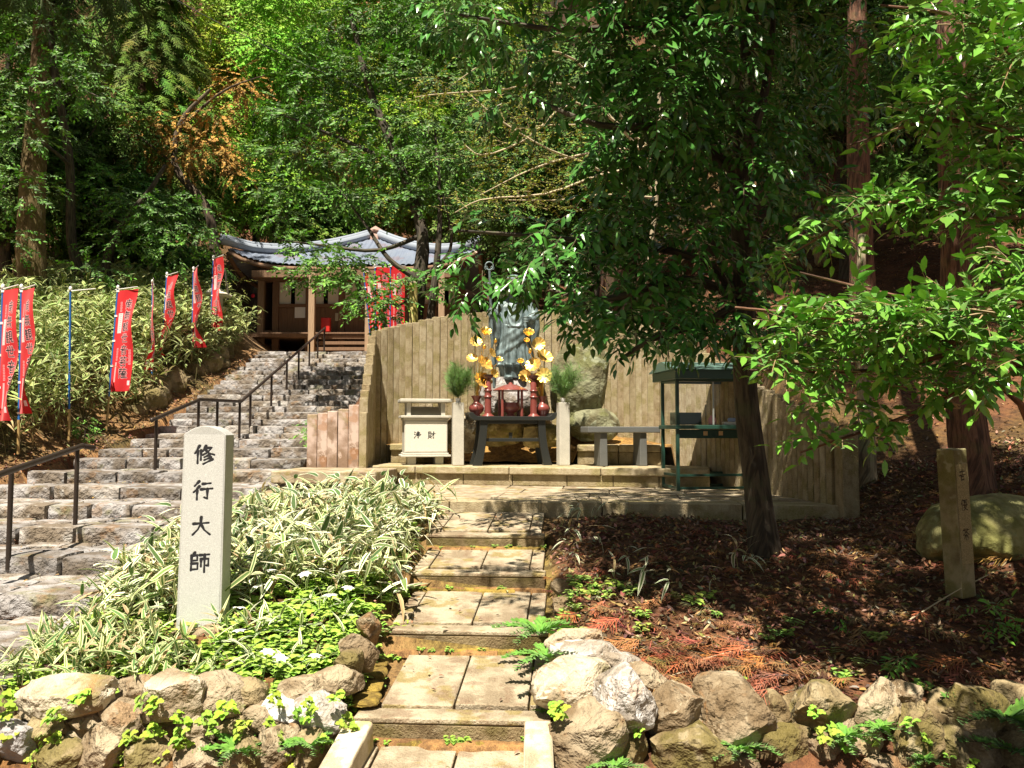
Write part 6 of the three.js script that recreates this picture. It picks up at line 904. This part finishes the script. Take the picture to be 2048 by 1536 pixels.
  for (const [u, v, d, s, w] of [[2015, 1440, 4.35, 1.1, 'largest fern hanging over the shaded wall end'], [2030, 1505, 4.3, 1.1, 'fern spreading low at the shaded wall end'], [1478, 1500, 4.3, 0.7, 'little fern under the broad brown wall stone'], [1850, 1520, 4.3, 0.55, 'fern at the foot of the tilted mossy stone'], [1760, 1460, 4.35, 0.55, 'fern below the bean shaped wall stone'], [475, 1505, 4.28, 0.75, 'fern in the sunny wall under the bamboo bed'], [620, 1490, 4.28, 0.6, 'fern beside the sunny kerb stone'], [1690, 1475, 4.35, 0.7, 'small fern beside the narrow upright wall stone'], [1230, 1535, 4.2, 0.6, 'fern under the white angular rock']]) fernAt(w, px(u, v, d), 8, s);
  // small shrubs on the slope and by the stairs
  const shrub = (label, p, r, n, g = S.cam, m = LM.mid) => { const t = thing('shrub', label, 'shrub', p), l = []; clump(l, V(0, r * 0.6, 0), V(r, r * 0.7, r), n, { s: [0.4, 0.8] }); part(t, 'stem', tube([V(0, -0.05, 0), V(0.02, r * 0.6, 0)], [0.012, 0.006], 6), M.barkDark); instanced(t, 'foliage', g, m, l); };
  shrub('tiny evergreen seedling on the litter slope', gnd(2.1, 5.35), 0.1, 10); shrub('small leafy seedling by the shaded wall top', gnd(2.28, 4.85), 0.08, 8); shrub('dark seedling beside the shaded wall end', gnd(3.05, 5.2), 0.2, 16); shrub('round green shrub growing against the stairs behind the stake fence', gnd(-3.1, 13.4).add(V(0, 0.1, 0)), 0.45, 120); shrub('clipped shrub under the bamboo grass by the stairs', gnd(-7.1, 18.6), 0.3, 60); shrub('low shrub on the bank below the handrail bend', gnd(-7.0, 13.2), 0.3, 40);
  // fallen leaves and dead cedar sprays
  const dl = [0, 1, 2].map(() => { const A = new Acc(); addLeaf(A, V(0, 0, -0.03), V(0, 0.15, 1), V(0.2, 1, 0), 0.046, 0.021, rr(-0.7, 0.7), [1, 1, 1], rr(-0.5, 0.8)); return A.build(); }), cols = [[0.26, 0.15, 0.08], [0.17, 0.09, 0.055], [0.36, 0.27, 0.15], [0.12, 0.07, 0.045], [0.3, 0.18, 0.07], [0.26, 0.18, 0.1]];
  const leafOn = (q) => { const p = gnd(q[0], q[1]).add(V(0, rr(0.004, 0.03), 0)), a = R() * 6.28, c = cols[(R() * 6) | 0]; return [place(p, V(Math.cos(a), rr(-0.3, 0.3), Math.sin(a)), V(rr(-0.6, 0.6), 1, rr(-0.6, 0.6)), rr(0.6, 1.3)), c.map((k) => k * rr(0.6, 1.2))]; };
  const fill = (n, pick) => { const o = []; while (o.length < n) { const q = pick(); if (q) o.push(leafOn(q)); } return o; };
  const right = () => { const d = rr(4.5, 9), x = rr(0.25, 5.5); if (x < pathC(d) + PH + 0.05) return null; if (d > 8.0 && x < 3.45) return null; return [x, d]; };
  stuff('leaf_litter', 'brown fallen leaves covering the slope under the dark tree', 'leaf litter', dl.map((g) => [g, LM.dead, fill(4600, right)]));
  stuff('leaf_litter', 'pale fallen leaves on the bank beside the stairs', 'leaf litter', dl.map((g) => [g, LM.dead, fill(2000, () => { const d = rr(8, 20), x = -6.6 - Math.pow(R(), 1.6) * 2.6; return [x, d]; })]));
  stuff('leaf_litter', 'dark fallen leaves on the wooded slope beyond the fence', 'leaf litter', dl.map((g) => [g, LM.dead, fill(1200, () => [rr(3.4, 9), rr(8.5, 16)])]));
  const onTop = (n, pick) => { const o = []; for (let i = 0; i < n; i++) { const [x, y, d] = pick(), a = R() * 6.28, c = cols[(R() * 6) | 0]; o.push([place(V(x, y, -d), V(Math.cos(a), 0, Math.sin(a)), V(rr(-0.2, 0.2), 1, rr(-0.2, 0.2)), rr(0.5, 1.1)), c.map((k) => k * rr(0.8, 1.3))]); } return o; };
  stuff('leaf_litter', 'scattered dry leaves dropped on the stepped path', 'leaf litter', [[dl[0], LM.dead, onTop(70, () => { const d = rr(3.9, 8.4); return [pathC(d) + rr(-PH, PH), pathY(d) + 0.022, d]; })]]);
  stuff('leaf_litter', 'dry leaves caught on the broad stone stairs', 'leaf litter', [[dl[1], LM.dead, onTop(420, () => { const k = (R() * 11) | 0, d = 4.15 + k * 0.955 + rr(0.1, 0.94); return [rr(-6.4, -3.1), stairY(4.65 + k * 0.955) + 0.018, d]; })]]);
  stuff('leaf_litter', 'few dry leaves under the bamboo grass bed', 'leaf litter', dl.map((g) => [g, LM.dead, fill(260, () => { const d = rr(4.6, 8.4), x = rr(-3, -0.95); return x > pathC(d) - PH - 0.05 ? null : [x, d]; })]));
  const sprays = []; for (let i = 0; i < 520; i++) { const core = R() < 0.45, x = core ? 1.15 + rr(-0.3, 0.3) + rr(-0.3, 0.3) : rr(0.4, 4.5), d = core ? 4.9 + rr(-0.15, 0.15) + rr(-0.15, 0.15) : rr(4.7, 7.8); if (x < pathC(d) + PH + 0.15) continue; const a = core ? rr(-0.9, 0.8) : R() * 6.28; sprays.push([place(gnd(x, d).add(V(0, rr(0.01, core ? 0.09 : 0.03), 0)), V(Math.cos(a) * (R() < 0.5 ? 1 : -1), rr(-0.05, 0.15), Math.sin(a)), V(rr(-0.3, 0.3), 1, rr(-0.3, 0.3)), rr(0.6, 1.1)), [1, 1, 1].map((k) => k * rr(0.6, 1.2))]); }
  stuff('dead_cedar_sprays', 'russet dead cedar sprays heaped behind the white rock', 'cedar litter', [[S.conDead, LM.dead, sprays.filter((_, i) => i % 2)], [S.conDead2, LM.dead, sprays.filter((_, i) => !(i % 2))]]);
  const mat = []; for (let i = 0; i < 2600; i++) { const q = right(); if (!q) continue; const a = R() * 6.28; mat.push([place(gnd(q[0], q[1]).add(V(0, rr(0.0, 0.02), 0)), V(Math.cos(a), rr(-0.1, 0.1), Math.sin(a)), V(rr(-0.4, 0.4), 1, rr(-0.4, 0.4)), rr(0.25, 0.6)), [1, 1, 1].map((k) => k * rr(0.3, 0.9))]); }
  stuff('needle_litter', 'matted brown cedar needles over the shaded slope', 'needle litter', [[S.conDead2, LM.dead, mat]]);
  for (const [a, b, lab] of [[[1300, 1362, 4.75], [1400, 1345, 4.9], 'thin dry stick lying on the cedar sprays by the white rock'], [[1380, 1295, 5.0], [1520, 1290, 5.05], 'pale dry stick across the litter near the cedar sprays'], [[1820, 1235, 5.3], [1985, 1150, 5.9], 'long thin stick beside the short stone post']]) { const p = px(...a), q = px(...b); p.y = groundY(p.x, -p.z) + 0.03; q.y = groundY(q.x, -q.z) + 0.05; single('fallen_stick', tube(curve([p, p.clone().lerp(q, 0.5).add(V(0, 0.03, 0.03)), q], 8), 0.0055, 6), M.twigPale, lab, 'stick'); }
}

renderer.render(scene, camera);
